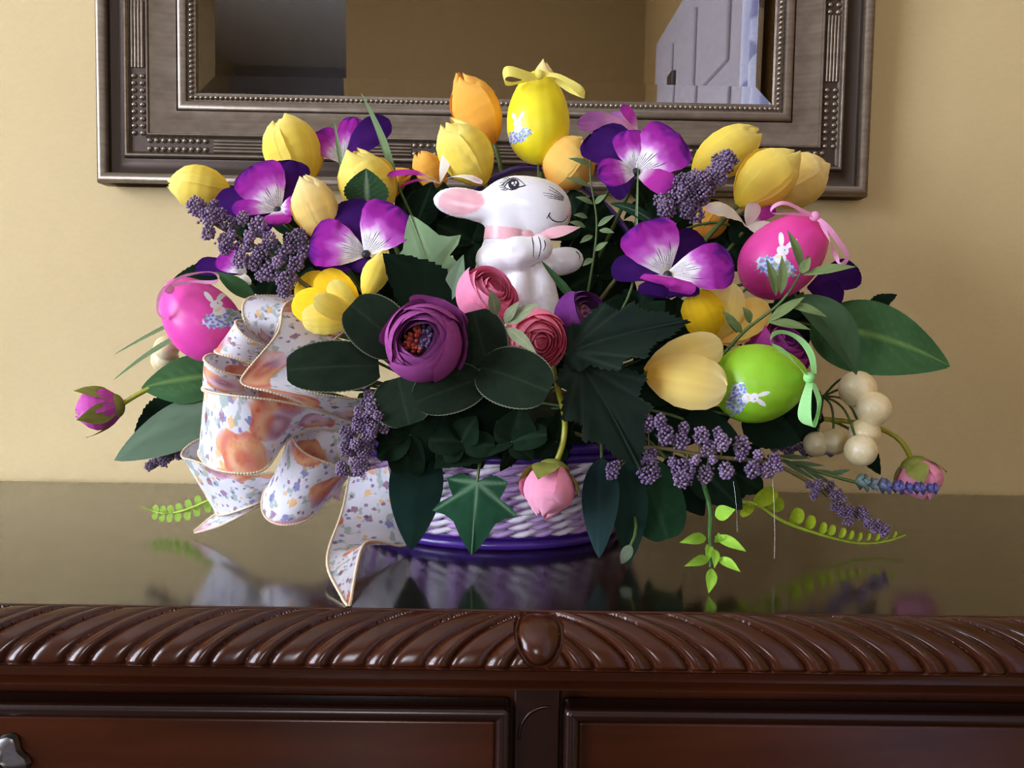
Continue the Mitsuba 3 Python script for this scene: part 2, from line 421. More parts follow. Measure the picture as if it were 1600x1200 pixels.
lobe = np.where(ov < 1.16, np.where(ov < 1.0, .0062 * np.sqrt(np.clip(1 - ov ** 2, 0, 1)), 0.0), lobe)
fade = np.clip(t / .10, 0, 1) ** .8 * np.clip((1.02 - t) / .05, 0, 1) ** .5
h = lobe * fade
ny, nz = -np.sin(t * np.pi / 2), np.cos(t * np.pi / 2)
V = np.stack([s, base_y + h * np.minimum(ny, -.25), base_z + h * nz * .7 - .004 * fade * 0], -1)
lip = np.array([[0, -.0030, -.0003], [0, .003, -.0030], [0, .010, -.0045], [0, .03, -.0045]])
ext = V[:, -1:, :] * [1, 0, 0] + np.stack([np.zeros(nx), np.full(nx, YT - .0245), np.full(nx, TABLE - .0256)], -1)[:, None, :] + lip[None]
V = np.concatenate([V, ext], 1)
part(dresser, 'carved_edge', (V.reshape(-1, 3), gridfaces(nx, nt + 4)[:, ::-1]), mat_wood, 'edge carved with slanting gadroon lobes', smooth=35)
part(dresser, 'edge_fillet', tube([[DX0 - .01, YT + .0005, TABLE - .0004], [DX1 + .01, YT + .0005, TABLE - .0004]], .0012, 8), mat_wood)
# frieze with a hollow
pz = [(YT + .02, TABLE - .029), (YT - .010, TABLE - .0295), (YT - .0065, TABLE - .0325), (YT - .0055, TABLE - .037), (YT - .0055, TABLE - .0400), (YT - .009, TABLE - .0425), (YT - .010, TABLE - .0440), (YT + .02, TABLE - .0440)]
fv = np.array([[[x, a, b] for a, b in pz] for x in (DX0, DX1)])
part(dresser, 'frieze', (fv.reshape(-1, 3), gridfaces(2, len(pz))[:, ::-1]), mat_wood, smooth=35)
part(dresser, 'body', box(DX0 + .01, DX1 - .01, YT + .018, .985, .12, TABLE - .03), mat_wood, smooth=False)
YD = YT + .002
ZD1 = P(800, 1103, YD)[2]
xa = P(797, 1150, YD)[0]; xb = P(881, 1150, YD)[0]
part(dresser, 'stile', box(xa + .002, xb - .002, YD + .004, YD + .02, .12, TABLE - .044, .002), mat_wood_dark, smooth=30)
arc = [[(xa + xb) / 2 - .004 + .017 * math.cos(a) + .01, YD + .0042, ZD1 - .022 + .02 * math.sin(a)] for a in np.linspace(math.pi, math.pi / 2 - .1, 14)]
part(dresser, 'stile_carving', tube(arc, .0012, 6), mat_wood_dark, 'thin raised arc')
for (x0, x1) in ((DX0 + .02, xa), (xb, DX1 - .02)):
    d = part(dresser, 'drawer', box(x0 + .008, x1 - .008, YD + .002, YD + .02, ZD1 - .16, ZD1 - .0095, .003), mat_wood, 'flat drawer front', smooth=30)
    z0, z1, w = ZD1 - .168, ZD1, .0052
    rim = [box(x0, x1, YD - .004, YD + .016, z1 - .009, z1, .004), box(x0, x1, YD - .004, YD + .016, z0, z0 + .009, .004), box(x0, x0 + .009, YD - .004, YD + .016, z0, z1, .004), box(x1 - .009, x1, YD - .004, YD + .016, z0, z1, .004)]
    part(d, 'cock_bead', join(rim), mat_wood_dark, 'dark rounded bead round the drawer', smooth=40)
    hx = P(-4, 1195, YD)[0] if x0 < 0 else (x0 + x1) / 2 + .1
    ros = trimesh.creation.revolve([(0, .012), (.006, .0115), (.007, .008), (.011, .007), (.014, .004), (.0165, .003), (.018, 0)], sections=32)
    rv = np.array(ros.vertices)
    rv = np.stack([hx + rv[:, 0] * (1 + .12 * np.cos(6 * np.arctan2(rv[:, 1], rv[:, 0]))), YD + .001 - rv[:, 2], P(0, 1192, YD)[2] + rv[:, 1] * (1 + .12 * np.cos(6 * np.arctan2(rv[:, 1], rv[:, 0])))], -1)
    part(d, 'handle', (rv, np.array(ros.faces)), mat_dark_metal, 'dark metal rosette handle', smooth=40)
for x in (DX0 + .05, DX1 - .05):
    for y in (YT + .06, .94):
        leg = trimesh.creation.revolve([(.0, .0), (.028, .0), (.034, .02), (.02, .04), (.03, .09), (.036, .121), (0, .121)], sections=24)
        part(dresser, 'leg', (np.array(leg.vertices) + [x, y, 0], np.array(leg.faces)), mat_wood, smooth=40)
# ------------------------------------------------------------------ the basket
BX, BY = P(775, 850, .66)[0], .77
FC = np.array([BX + .004, BY + .005, TABLE + .10])
RB, RT, HB = .105, .140, .084


def brad(z):
    k = np.clip((z - TABLE) / HB, 0, 1)
    return RB + (RT - RB) * k ** .8


basket = thing('basket', 'round basket of twisted white and lilac rope with purple rims, standing on the dresser', 'basket')
mat_purple = mat('purple_paint', {'type': 'twosided', 'bsdf': {'type': 'principled', 'base_color': {'type': 'rgb', 'value': S(66, 34, 128).tolist()}, 'roughness': .25, 'specular': .5, 'clearcoat': .6}})
mat_rope_w = mat('rope_white', rough(S(232, 226, 238), .6))
mat_rope_l = mat('rope_lilac', rough(S(186, 150, 206), .6))
ring = lambda r, z, n=160: np.stack([BX + r * np.cos(np.linspace(0, 2 * np.pi, n)), BY + r * np.sin(np.linspace(0, 2 * np.pi, n)), np.full(n, z)], -1)
part(basket, 'base_rim', join([tube(ring(RB + .003, TABLE + .0042), .0042, 10, False), tube(ring(RB + .001, TABLE + .0105), .0030, 8, False)]), mat_purple, 'purple base rim')
rows = 10
for i in range(rows):
    z = TABLE + .0155 + i * (HB - .02) / rows
    for k in range(2):
        a = np.linspace(0, 2 * np.pi, 420)
        turns = 21 + (i % 3)
        ph = a * turns + k * math.pi + i * 1.9
        rr = brad(z) + .0022 * np.cos(ph)
        zz = z + .0019 * np.sin(ph)
        v = tube(np.stack([BX + rr * np.cos(a), BY + rr * np.sin(a), zz], -1), .0026, 6, False)
        part(basket, 'rope', v, mat_rope_w if k else mat_rope_l, 'white rope strand' if k else 'lilac rope strand')
part(basket, 'top_rim', join([tube(ring(RT + .002, TABLE + HB), .0045, 10, False), tube(ring(RT + .001, TABLE + HB - .008), .0035, 8, False)]), mat_purple, 'purple top rim')
inner = trimesh.creation.revolve([(0, 0.002), (RB - .004, .002), (RT - .006, HB - .004)], sections=48)
part(basket, 'lining', (np.array(inner.vertices) + [BX, BY, TABLE], np.array(inner.faces)), mat_purple)
fm = trimesh.creation.icosphere(4)
fvv = np.array(fm.vertices) * [RB + .008, RB + .008, .062]
fvv *= (1 + .10 * (meshkit.fbm(np.array(fm.vertices) * 9, 3) - .5))[:, None]
fvv[:, 2] = np.maximum(fvv[:, 2], -.02)
part(basket, 'moss_filling', (fvv + [BX, BY, TABLE + .072], np.array(fm.faces)), mat_stem_dark, 'dark moss filling')
hp = [P(px, py, .775) for px, py in ((556, 715), (575, 600), (630, 450), (720, 320), (812, 263), (880, 275), (942, 318), (985, 372), (1022, 480), (1040, 600), (1045, 715))]
part(basket, 'handle', join([tube(spline(hp, 90) + [0, o, 0], .0024, 8) for o in (-.003, .003)]), mat_purple, 'thin purple arched handle')


def stem(parent, B, axis, r=.0016, bsdf=None, root=None, name='stem', spread=.05, reach=.06):
    rng = random.Random(parent + name)
    R = np.array(root if root is not None else FC + [rng.uniform(-spread, spread), rng.uniform(-spread * .6, spread * .6), rng.uniform(-.03, .02)])
    B = np.asarray(B, float); ax = nrm(axis)
    L = np.linalg.norm(R - B)
    c1 = B - ax * min(reach, L * .4)
    t = np.linspace(0, 1, 16)[:, None]
    path = (1 - t) ** 2 * B + 2 * t * (1 - t) * c1 + t ** 2 * R
    path[:, 2] = np.maximum(path[:, 2], TABLE + .004)
    return part(parent, name, tube(path, r, 7), bsdf or mat_stem)


def fac(n):
    """Direction from (degrees right of the viewer, degrees up)."""
    a, e = math.radians(n[0]), math.radians(n[1])
    return np.array([math.sin(a) * math.cos(e), -math.cos(a) * math.cos(e), math.sin(e)])


def mixc(a, b, t):
    t = np.asarray(t)[..., None]
    return np.asarray(a) * (1 - t) + np.asarray(b) * t


def ss(a, b, x):
    t = np.clip((x - a) / (b - a), 0, 1)
    return t * t * (3 - 2 * t)


# ------------------------------------------------------------------ tulips
YEL = (S(248, 218, 72), S(251, 228, 98), S(249, 236, 146))
GOLD = (S(246, 190, 40), S(250, 206, 40), S(250, 214, 60))
ORA = (S(240, 160, 60), S(250, 188, 82), S(250, 196, 100))
PALE = (S(238, 182, 66), S(250, 222, 126), S(253, 240, 184))
PEACH = (S(236, 160, 70), S(248, 206, 110), S(252, 222, 130))
ROSY = (S(226, 130, 160), S(244, 160, 190), S(246, 180, 204))


def tulip(label, base, tip, Yb, Yt, R, cols, roll=0.0, opn=0.0, group=None, name='tulip', cat='tulip', seed=1, n=6, stemlen=.06, streak=None, withstem=True, root=None, gap=0.0):
    k = thing(name, label, cat, group)
    B, T = P(*base, Yb), P(*tip, Yt)
    L = np.linalg.norm(T - B); Rm = M(R, (Yb + Yt) / 2)
    ax = nrm(T - B)
    e1 = nrm(np.cross(ax, [0.1, -1, .2])); e2 = np.cross(ax, e1)
    rng = np.random.default_rng(seed)
    nu, nv = 26, 17
    for i in range(n):
        inner = i < n // 2
        m = n // 2
        ph0 = roll + (i % m) * 2 * np.pi / m + (0 if inner else np.pi / m) + rng.uniform(-.12, .12)
        lk = rng.uniform(.93, 1.03) * (1.0 if inner else .97)
        rs = (.86 if inner else 1.0) * rng.uniform(.96, 1.04) + gap * rng.uniform(-1, 1)
        u, v = np.meshgrid(np.linspace(0, 1, nu), np.linspace(-1, 1, nv), indexing='ij')
        prof = np.interp(u, [0, .06, .15, .3, .48, .65, .8, .92, 1], [.10, .36, .62, .88, 1.0, .97 + opn * .15, .80 + opn * .45, .50 + opn * .75, .20 + opn])
        hw = np.radians(66 if not inner else 60) * np.interp(u, [0, .1, .35, .6, .8, .92, .98, 1], [.6, .85, 1.02, 1.02, .95, .78, .56, .40]) / np.maximum(.72 + .28 * prof, .3)
        ph = ph0 + v * hw
        r = Rm * rs * prof * (1 + .10 * np.abs(v) ** 3 - .035 * np.exp(-(v / .10) ** 2) + .05 * (noise1(u * 3 + v * 2.2, seed * 7 + i) - .5))
        z = L * lk * (u - .13 * np.abs(v) ** 2.4 * u ** 4) + .02 * L * (noise1(v * 4 + 9, seed * 5 + i) - .5) * u ** 4
        pos = B + z[..., None] * ax + r[..., None] * (np.cos(ph)[..., None] * e1 + np.sin(ph)[..., None] * e2)
        c = mixc(cols[0], cols[1], ss(.0, .35, u)); c = mixc(c, cols[2], ss(.55, 1.0, u) * .7 + .25 * np.abs(v) ** 3)
        st = noise1(v * 14 + 3, seed * 3 + i) - .5
        c = c * (1 + .18 * st[..., None] * (1 - .4 * u[..., None]))
        if streak is not None:
            c = mixc(c, streak, (.45 * ss(.75, .2, np.abs(v)) * ss(.15, .5, u) * ss(1, .7, u)) * noise1(u * 2 + i * 5, seed))
        part(k, 'petal', (pos.reshape(-1, 3), gridfaces(nu, nv)), mat_petal, color=np.clip(c.reshape(-1, 3), 0, 1))
    if withstem:
        stem(k, B + ax * L * .03, ax, .0022, root=root)
    return k, B, ax, L, Rm


tulip('yellow tulip pointing left at the far left, overlapping the mirror frame corner', (362, 303), (262, 284), .76, .75, 34, YEL, .5, .05, seed=2)
tulip('tall upright yellow tulip left of centre in front of the mirror frame', (476, 290), (438, 182), .79, .79, 43, YEL, .3, .12, seed=3)
tulip('pale orange tulip between the two left pansies', (518, 378), (470, 274), .69, .68, 34, PALE, 1.1, .0, seed=4, streak=S(244, 190, 140))
tulip('yellow tulip behind the small serrated leaf, right of the tall upright tulip', (598, 340), (548, 236), .74, .73, 42, YEL, .1, .12, seed=5)
tulip('orange tulip leaning left beside the yellow egg, topmost tulip in front of the mirror', (772, 225), (718, 110), .79, .78, 36, ORA, .8, .0, seed=6)
tulip('yellow tulip leaning left just above the white rabbit and below the orange tulip', (758, 288), (696, 190), .75, .74, 40, YEL, .2, .1, seed=7)
tulip('orange tinted yellow tulip to the right of the yellow egg above the rabbit nose', (862, 292), (918, 216), .76, .75, 42, PEACH, .9, .05, seed=8, streak=S(240, 170, 80))
tulip('yellow tulip with a long closed petal behind the purple spike at upper right', (1082, 268), (1188, 204), .80, .80, 35, YEL, .4, .05, seed=9)
tulip('large closed yellow tulip at upper right in front of the mirror frame corner', (1152, 322), (1244, 236), .75, .745, 42, YEL, 1.2, .0, seed=10, streak=S(246, 200, 130))
tulip('pale yellow tulip half hidden behind the large one at upper right', (1200, 308), (1294, 258), .80, .80, 40, PALE, .6, .12, seed=11)
def loose_tulip(label, base, Y, petals, seed):
    """An opened tulip, petal by petal: (tip px, tip py, half width px, depth, layer, colours, cup, bend)."""
    k = thing('tulip', label, 'tulip')
    C = P(*base, Y)
    for i, (tx, ty, w, dy, lay, cols, cup, bend) in enumerate(petals):
        T = P(tx, ty, Y + dy)
        v = blade(C + [0, .003 * lay, 0], T + [0, .003 * lay, 0], M(w, Y), (0, -1, .15), o_petal2, bend=bend, cup=cup, ruffle=.16, rfreq=2, seed=seed + i, nu=30, nv=21)
        u, vv = v[2][:, 0], v[2][:, 1]
        col = mixc(mixc(cols[0], cols[1], ss(0, .4, u)), cols[2], ss(.6, 1, u) * .6 + .25 * np.abs(vv) ** 3) * (1 + .18 * (noise1(vv * 14, seed + i)[:, None] - .5))
        part(k, 'petal', v[:2], mat_petal, color=np.clip(col, 0, 1))
    stem(k, C, (0, -1, .2), .0022)


def o_petal2(u): return np.interp(u, [0, .05, .2, .4, .6, .8, .92, .97, 1], [.25, .42, .75, .97, 1.0, .88, .66, .45, .2])


loose_tulip('golden open tulip above the ribbon bow, with ragged inner petals', (556, 496), .655, [
    (462, 436, 34, .012, 3, GOLD, -.1, .16), (500, 424, 30, .006, 1, GOLD, -.15, .12), (458, 472, 30, -.004, -1, GOLD, -.15, .2), (520, 440, 18, -.008, -2, YEL, -.2, .12), (476, 500, 26, -.012, -3, YEL, -.25, .12), (496, 468, 18, -.018, -4, YEL, -.3, .1)], 12)
tulip('yellow unopened tulip bud bending over the left dark leaves', (570, 466), (606, 388), .65, .66, 20, YEL, .2, -.25, seed=13, n=4)
loose_tulip('large pale yellow tulip lying against the green egg', (1010, 584), .625, [
    (1156, 622, 26, .012, 3, GOLD, -.3, .06), (1150, 596, 30, .010, 2, PEACH, -.3, .10), (1130, 536, 34, .004, 1, PALE, -.30, .16), (1134, 606, 44, -.008, -1, PALE, -.38, .13)], 15)
loose_tulip('open yellow tulip with spread petals below the pink egg on the right', (1112, 528), .68, [
    (1144, 440, 34, .0, 1, PALE, -.35, .18), (1206, 478, 30, .01, 2, PEACH, -.2, .16), (1082, 458, 34, -.012, -1, GOLD, -.35, .2), (1190, 505, 24, .012, 3, PEACH, -.2, .1), (1118, 470, 20, .004, 0, PALE, -.2, .1)], 14)
tulip('pale yellow tulip hidden behind the yellow egg, only its tip showing at the top', (846, 190), (850, 94), .83, .83, 24, PALE, .2, .0, seed=16)
tulip('small orange tulip deep behind the magenta pansy edge, left of the rabbit', (690, 300), (652, 236), .80, .80, 24, ORA, .2, .1, seed=17)
tulip('orange tulip in shade behind the pink egg on the right', (1088, 372), (1132, 318), .78, .78, 24, ORA, .2, .1, seed=18)
tulip('orange tulip hidden low behind the rabbit ear', (560, 312), (640, 268), .80, .80, 22, ORA, .2, .1, seed=19)

# ------------------------------------------------------------------ pansies
def f_face(p, n, uv):
    u, v = uv.x, uv.y
    w = mikit.fbm(u * 5 + p.x * 60, v * 4, p.z * 60, 2) - .5
    e = u + .22 * w + .12 * dr.abs(v)
    c = mixp(S(252, 246, 206), S(252, 248, 255), mikit.smoothstep(.02, .22, e))
    c = mixp(c, S(205, 108, 206), mikit.smoothstep(.34, .56, e))
    c = mixp(c, S(158, 44, 156), mikit.smoothstep(.50, .76, e))
    c = mixp(c, S(92, 34, 128), mikit.smoothstep(.82, 1.10, e + .25 * w))
    a = v * 8.0 + 40
    cell = mikit.cell_rand(a, 3.0)
    line = dr.abs(a - dr.floor(a) - .5 + .25 * (cell - .5))
    ln = mikit.smoothstep(.22, .10, line) * mikit.smoothstep(.34 + .28 * cell, .24 + .28 * cell, u) * mikit.smoothstep(.03, .10, u) * mikit.smoothstep(.86, .6, dr.abs(v))
    return mixp(c, S(40, 28, 66), .85 * ln)


def f_dark(p, n, uv):
    w = mikit.fbm(p.x * 90, p.y * 90, p.z * 90, 2)
    return mixp(S(48, 20, 78), S(86, 40, 122), w * mikit.smoothstep(1.1, .2, uv.x + .3 * dr.abs(uv.y)))


def f_mag(p, n, uv):
    w = mikit.fbm(p.x * 90, p.y * 90, p.z * 90, 2)
    c = mixp(S(240, 226, 238), S(186, 60, 168), mikit.smoothstep(.12, .5, uv.x + .3 * (w - .5)))
    return mixp(c, S(140, 40, 140), mikit.smoothstep(.7, 1.05, uv.x))


def f_lilac(p, n, uv):
    w = mikit.fbm(p.x * 90, p.y * 90, p.z * 90, 2)
    return mixp(S(232, 170, 214), S(186, 116, 208), mikit.smoothstep(.2, .9, uv.x + .4 * (w - .5)))


def f_cream(p, n, uv):
    w = mikit.fbm(p.x * 90, p.y * 90, p.z * 90, 2)
    return mixp(S(246, 240, 226), S(232, 196, 214), mikit.smoothstep(.6, 1.1, uv.x + .5 * (w - .5)))


def pmat(nm, fn, dt=.32):
    return mat(nm, {'type': 'principledthin', 'base_color': mikit.proc(fn), 'roughness': .65, 'diff_trans': dt, 'spec_trans': 0.0, 'eta': 1.3})


PM = {'f': pmat('pansy_face', f_face), 'd': pmat('pansy_dark', f_dark, .25), 'm': pmat('pansy_magenta', f_mag), 'l': pmat('pansy_lilac', f_lilac), 'c': pmat('pansy_cream', f_cream)}
PN = {'f': 'petal', 'd': 'back_petal', 'm': 'lip_petal', 'l': 'petal', 'c': 'petal'}
PL = {'f': 'magenta petal with a white throat and dark lines', 'd': 'dark purple petal', 'm': 'magenta petal', 'l': 'lilac petal', 'c': 'cream white petal'}


def pansy(label, centre, Y, petals, eye=True, name='pansy', cat='pansy', seed=1, n0=(0, -1, .25)):
    """petals: (kind, tip px, tip py, half width px, tip depth offset, layer offset[, normal])."""
    k = thing(name, label, cat)
    C = P(*centre, Y)
    for i, q in enumerate(petals):
        kind, tx, ty, w, dy, lay = q[:6]
        n = q[6] if len(q) > 6 else n0
        B = C + np.array([0, .0016 * lay, 0]) * 1.0
        T = P(tx, ty, Y + dy + .0016 * lay)
        v = blade(B, T, M(w, Y), n, o_obov, bend=.10, cup=-.10, ruffle=.30, rfreq=2.2, seed=seed * 31 + i, nu=34, nv=27, curl=-.10)
        part(k, PN[kind], v[:2], PM[kind], PL[kind], uv=v[2])
    if eye:
        part(k, 'eye', ball(C + [0, -.003, 0], .0035, ICO1), mat_ink, 'small dark eye')
    B = C + np.array([0, .012, -.004])
    stem(k, B, (0, -1, .3), .0018)
    return k


pansy('dark purple and magenta pansy below the left yellow tulips', (436, 330), .70, [
    ('d', 452, 246, 36, .01, 3), ('d', 330, 312, 26, .005, 3), ('d', 395, 352, 24, .0, 3), ('f', 392, 258, 40, -.01, 0), ('f', 362, 323, 14, -.012, -1), ('f', 468, 318, 17, -.012, -1), ('m', 432, 348, 22, -.012, -2)], seed=1)
pansy('large pansy with white and magenta petals right above the yellow bud, left of the rabbit', (573, 398), .665, [
    ('d', 530, 312, 40, .012, 3), ('d', 494, 424, 24, .0, 2), ('d', 560, 424, 40, -.006, 1), ('f', 484, 372, 40, -.008, 0), ('f', 620, 322, 44, -.006, -1)], seed=2)
pansy('deep purple pansy standing in front of the mirror frame, left of centre', (540, 256), .80, [
    ('f', 494, 204, 24, -.005, 0), ('f', 553, 181, 20, -.003, -1), ('d', 604, 184, 24, -.012, -3), ('d', 556, 258, 16, -.012, -2)], eye=False, seed=3)
pansy('magenta and white pansy seen edge on beside the rabbit ear', (688, 286), .74, [
    ('m', 607, 266, 16, -.02, 0, (0, -.5, .9)), ('c', 704, 228, 9, -.01, 0), ('c', 752, 278, 11, -.03, -1, (0, -.4, .9)), ('m', 620, 288, 10, .01, 1, (0, -.5, .9))], eye=False, seed=4)
pansy('large magenta pansy with a dark purple back at upper right of the rabbit', (993, 270), .70, [
    ('d', 926, 202, 42, .012, 3), ('d', 948, 290, 30, .0, 3), ('f', 982, 202, 28, -.004, 1), ('f', 1062, 208, 46, -.008, 0), ('f', 938, 270, 24, -.02, -1), ('m', 1050, 288, 22, -.016, 0)], seed=5)
pansy('lilac pink pansy peeping out above the large magenta pansy, in front of the mirror', (996, 206), .79, [
    ('l', 904, 186, 18, .0, 1), ('l', 950, 176, 14, .01, 2), ('m', 974, 164, 9, -.01, -1)], eye=False, seed=6)
pansy('large white and magenta pansy with dark whiskers facing front, right of the rabbit paw', (1042, 430), .665, [
    ('d', 1092, 358, 26, .012, 3), ('d', 956, 414, 24, .004, 3), ('d', 1046, 462, 48, -.012, -2), ('f', 1004, 346, 48, -.002, 0), ('f', 1148, 410, 38, -.006, -1), ('m', 1044, 446, 44, -.016, -1)], seed=7)
pansy('very dark purple pansy petals behind the right pink egg', (1262, 450), .74, [
    ('d', 1346, 420, 26, .0, 0), ('d', 1318, 466, 24, -.01, -1), ('c', 1310, 462, 10, .005, 2)], eye=False, seed=8)
pansy('partly hidden pansy with a magenta edge behind the left pink egg', (384, 428), .73, [
    ('f', 346, 392, 24, .0, 0), ('d', 302, 412, 16, .004, 1), ('c', 380, 446, 12, -.005, -1)], eye=False, seed=9)
pansy('cream white pansy below the large closed tulip at upper right', (1166, 354), .74, [
    ('c', 1106, 318, 20, -.008, 0, (0, -.6, .7)), ('c', 1180, 318, 12, -.012, -1), ('m', 1212, 324, 10, -.004, 1), ('c', 1206, 360, 14, -.012, -1)], eye=False, seed=10)

# ------------------------------------------------------------------ ranunculus and roses
def ranunculus(label, c, Y, R, face, outer, inner, heart=None, layers=8, open0=46, seed=1, cup=(), name='ranunculus', cat='ranunculus', squash=1.0):
    k = thing(name, label, cat)
    C = P(*c, Y); Rm = M(R, Y)
    n = fac(face); e1 = nrm(np.cross(n, [0, 0.2, 1.0])); e2 = np.cross(n, e1)
    rng = np.random.default_rng(seed)
    nu, nv = 18, 19
    for l in range(layers):
        f = l / max(layers - 1, 1)
        r = Rm * (1 - (.74 if heart is None else .42) * f)
        m = 4 if l < layers - 3 else 3
        for i in range(m):
            a0 = l * 1.13 + i * 2 * np.pi / m + rng.uniform(-.2, .2)
            end = np.radians(180 - open0 - (14 if heart is None else 6) * (1 - f) + rng.uniform(-9, 9))
            u, v = np.meshgrid(np.linspace(0, 1, nu), np.linspace(-1, 1, nv), indexing='ij')
            th = np.radians(35) + (end - np.radians(35)) * (u - .10 * v ** 2 * u + .03 * u * (noise1(v * 5 + 4, seed * 11 + l * 5 + i) - .5))
            wv = np.radians(64) * np.interp(u, [0, .3, .7, 1], [.7, 1, 1, .85])
            ph = a0 + v * wv
            rr = r * (1 + .06 * v * (1 if l % 2 else -1) + .03 * (noise1(u * 3 + v * 3, seed * 3 + l + i * 9) - .5))
            st = np.sin(th)
            pos = C + rr[..., None] * (st[..., None] * (np.cos(ph)[..., None] * e1 + np.sin(ph)[..., None] * e2) - (squash * np.cos(th))[..., None] * n)
            pos = pos + n * (Rm * (.42 * f if heart is None else .10 * f))
            col = mixc(outer, inner, np.full(u.shape, f ** 1.3))
            col = mixc(col, np.clip(np.asarray(outer) * 1.25 + .03, 0, 1), .35 * ss(.75, 1, u)) * (.88 + .24 * noise1(v * 8 + u * 2, seed + l * 3 + i)[..., None])
            part(k, 'petal', (pos.reshape(-1, 3), gridfaces(nu, nv)), mat_petal, color=np.clip(col.reshape(-1, 3), 0, 1))
    if heart is None:
        cv_, cf_ = ball(C, Rm * .34, ICO2)
        part(k, 'core', (cv_, cf_), mat_vc, 'tightly rolled core', color=np.tile(np.asarray(inner) * .8, (len(cv_), 1)))
    for (ang, ln, w) in cup:    # loose outer petals
        d = math.cos(ang) * e1 + math.sin(ang) * e2
        v = blade(C - n * Rm * .75 + d * Rm * .3, C + d * Rm * ln + n * Rm * .1, Rm * w, n, o_obov, bend=-.18, ruffle=.12, seed=seed, cup=.25)
        part(k, 'petal', v[:2], mat_petal, color=np.tile(np.asarray(outer) * .8, (len(v[0]), 1)))
    if heart is not None:
        bits = []
        cv_, cf_ = ball(C - n * Rm * .30, Rm * .50, ICO2)
        part(k, 'core', (cv_, cf_), mat_vc, 'dark core', color=np.tile(np.asarray(inner) * .6, (len(cv_), 1)))
        for i in range(70):
            rr = Rm * .42 * math.sqrt(rng.uniform()); a = rng.uniform(0, 6.28)
            p0 = C + n * Rm * (.20 - .16 * (rr / (Rm * .42)) ** 2) + rr * (math.cos(a) * e1 + math.sin(a) * e2)
            d = nrm(n + .6 * (math.cos(a) * e1 + math.sin(a) * e2) * rr / (Rm * .3) + rng.normal(0, .3, 3))
            vv = tube([p0 - n * Rm * .2, p0 + d * Rm * .08, p0 + d * Rm * .16], [Rm * .05, Rm * .07, Rm * .04], 5)
            left = (math.cos(a) * e1 + math.sin(a) * e2)[0] * rr / Rm < -.03
            col = heart[0] if left else heart[1]
            bits.append((*vv, np.tile(col * rng.uniform(.7, 1.1), (len(vv[0]), 1))))
        v = join(bits)
        part(k, 'heart', v[:2], mat_vc, 'ragged orange red centre', color=np.clip(v[2], 0, 1), kind='stuff')
    stem(k, C - n * Rm * .85, n, .0022)
    return k, C, n, Rm, e1, e2


DG = (S(20, 34, 24), S(32, 48, 35))


def leafcol(uv, a, b, vein=None, vw=.05, side=7, edge=None, seed=1):
    u, v = uv[:, 0], uv[:, 1]
    c = mixc(a, b, np.clip(.5 + .9 * (meshkit.fbm(np.stack([u * 5, v * 3, np.full_like(u, seed)], -1), 3) - .5), 0, 1))
    if vein is not None:
        mid = np.exp(-(v / vw) ** 2)
        sv = np.abs(((u - .35 * np.abs(v)) * side) % 1.0 - .5)
        c = mixc(c, vein, np.clip(.6 * mid + .18 * np.exp(-(sv / .09) ** 2) * (np.abs(v) < .9) * (1 - np.abs(v) * .6), 0, 1))
    if edge is not None:
        c = mixc(c, edge, ss(.965, 1.0, np.abs(v)) * .8)
    return np.clip(c, 0, 1)


def leafpart(parent, base, tip, Yb, Yt, w, n=(0, -1, .35), outline=o_ovate, cols=DG, vein=None, bsdf=None, edge=None, seed=1, name='leaf', label=None, **kw):
    kw.setdefault('nv', 13)
    B = P(*base, Yb); T = P(*tip, Yt)
    v = blade(B, T, M(w, (Yb + Yt) / 2), n, outline, seed=seed, **kw)
    part(parent, name, v[:2], bsdf or mat_leaf, label, color=leafcol(v[2], cols[0], cols[1], vein, edge=edge, seed=seed))
    return B, T


def leaf(label, base, tip, Yb, Yt, w, name='leaf', group=None, stemmed=True, stem_r=.0013, root=None, **kw):
    k = thing(name, label, 'leaf', group)
    B, T = leafpart(k, base, tip, Yb, Yt, w, name='leaf_blade', **kw)
    if stemmed:
        stem(k, B, nrm(T - B), stem_r, mat_stem, root=root)
    return k


PUR, PURI = S(158, 76, 144), S(92, 52, 98)
r1 = ranunculus('large purple ranunculus with an orange heart among dark round leaves, front centre', (662, 536), .585, 61, (-8, 10), PUR, PURI, heart=(S(206, 88, 70), S(104, 80, 118)), layers=9, open0=40, seed=3,
                cup=((math.pi * 1.02, 1.16, .75), (math.pi * 1.38, 1.22, .85), (math.pi * 1.75, 1.1, .8)))[0]
EDGE = S(150, 156, 130)
for i, (b, t, w, yb, yt, n) in enumerate([
        ((628, 545), (548, 476), 46, .605, .60, (.1, -1, .3)), ((592, 572), (448, 578), 42, .60, .585, (0, -1, .3)), ((622, 590), (640, 664), 48, .60, .585, (-.1, -1, .2)),
        ((752, 592), (650, 628), 40, .60, .58, (0, -1, .3)), ((762, 572), (740, 486), 42, .605, .60, (-.1, -1, .3)), ((752, 574), (858, 612), 50, .60, .58, (0, -1, .35))]):
    leafpart(r1, b, t, yb, yt, w, n, o_round, (S(26, 37, 28), S(40, 52, 40)), S(48, 63, 48), edge=EDGE, nv=41, serr=.05, teeth=20, fold=.08, bend=.05, seed=i + 1, label='dark green round leaf with a finely toothed edge')
PNK, PNKI = S(244, 150, 186), S(208, 96, 126)
r2 = ranunculus('pink ranunculus in front of the rabbit body, upper left of the pink pair', (762, 462), .635, 49, (35, 35), PNK, PNKI, layers=7, open0=52, seed=5)[0]
r3 = ranunculus('pink ranunculus below the other pink one, half covered by a dark leaf', (836, 530), .615, 48, (18, -12), S(240, 136, 164), S(214, 104, 126), layers=7, open0=48, seed=6, squash=1.15)[0]
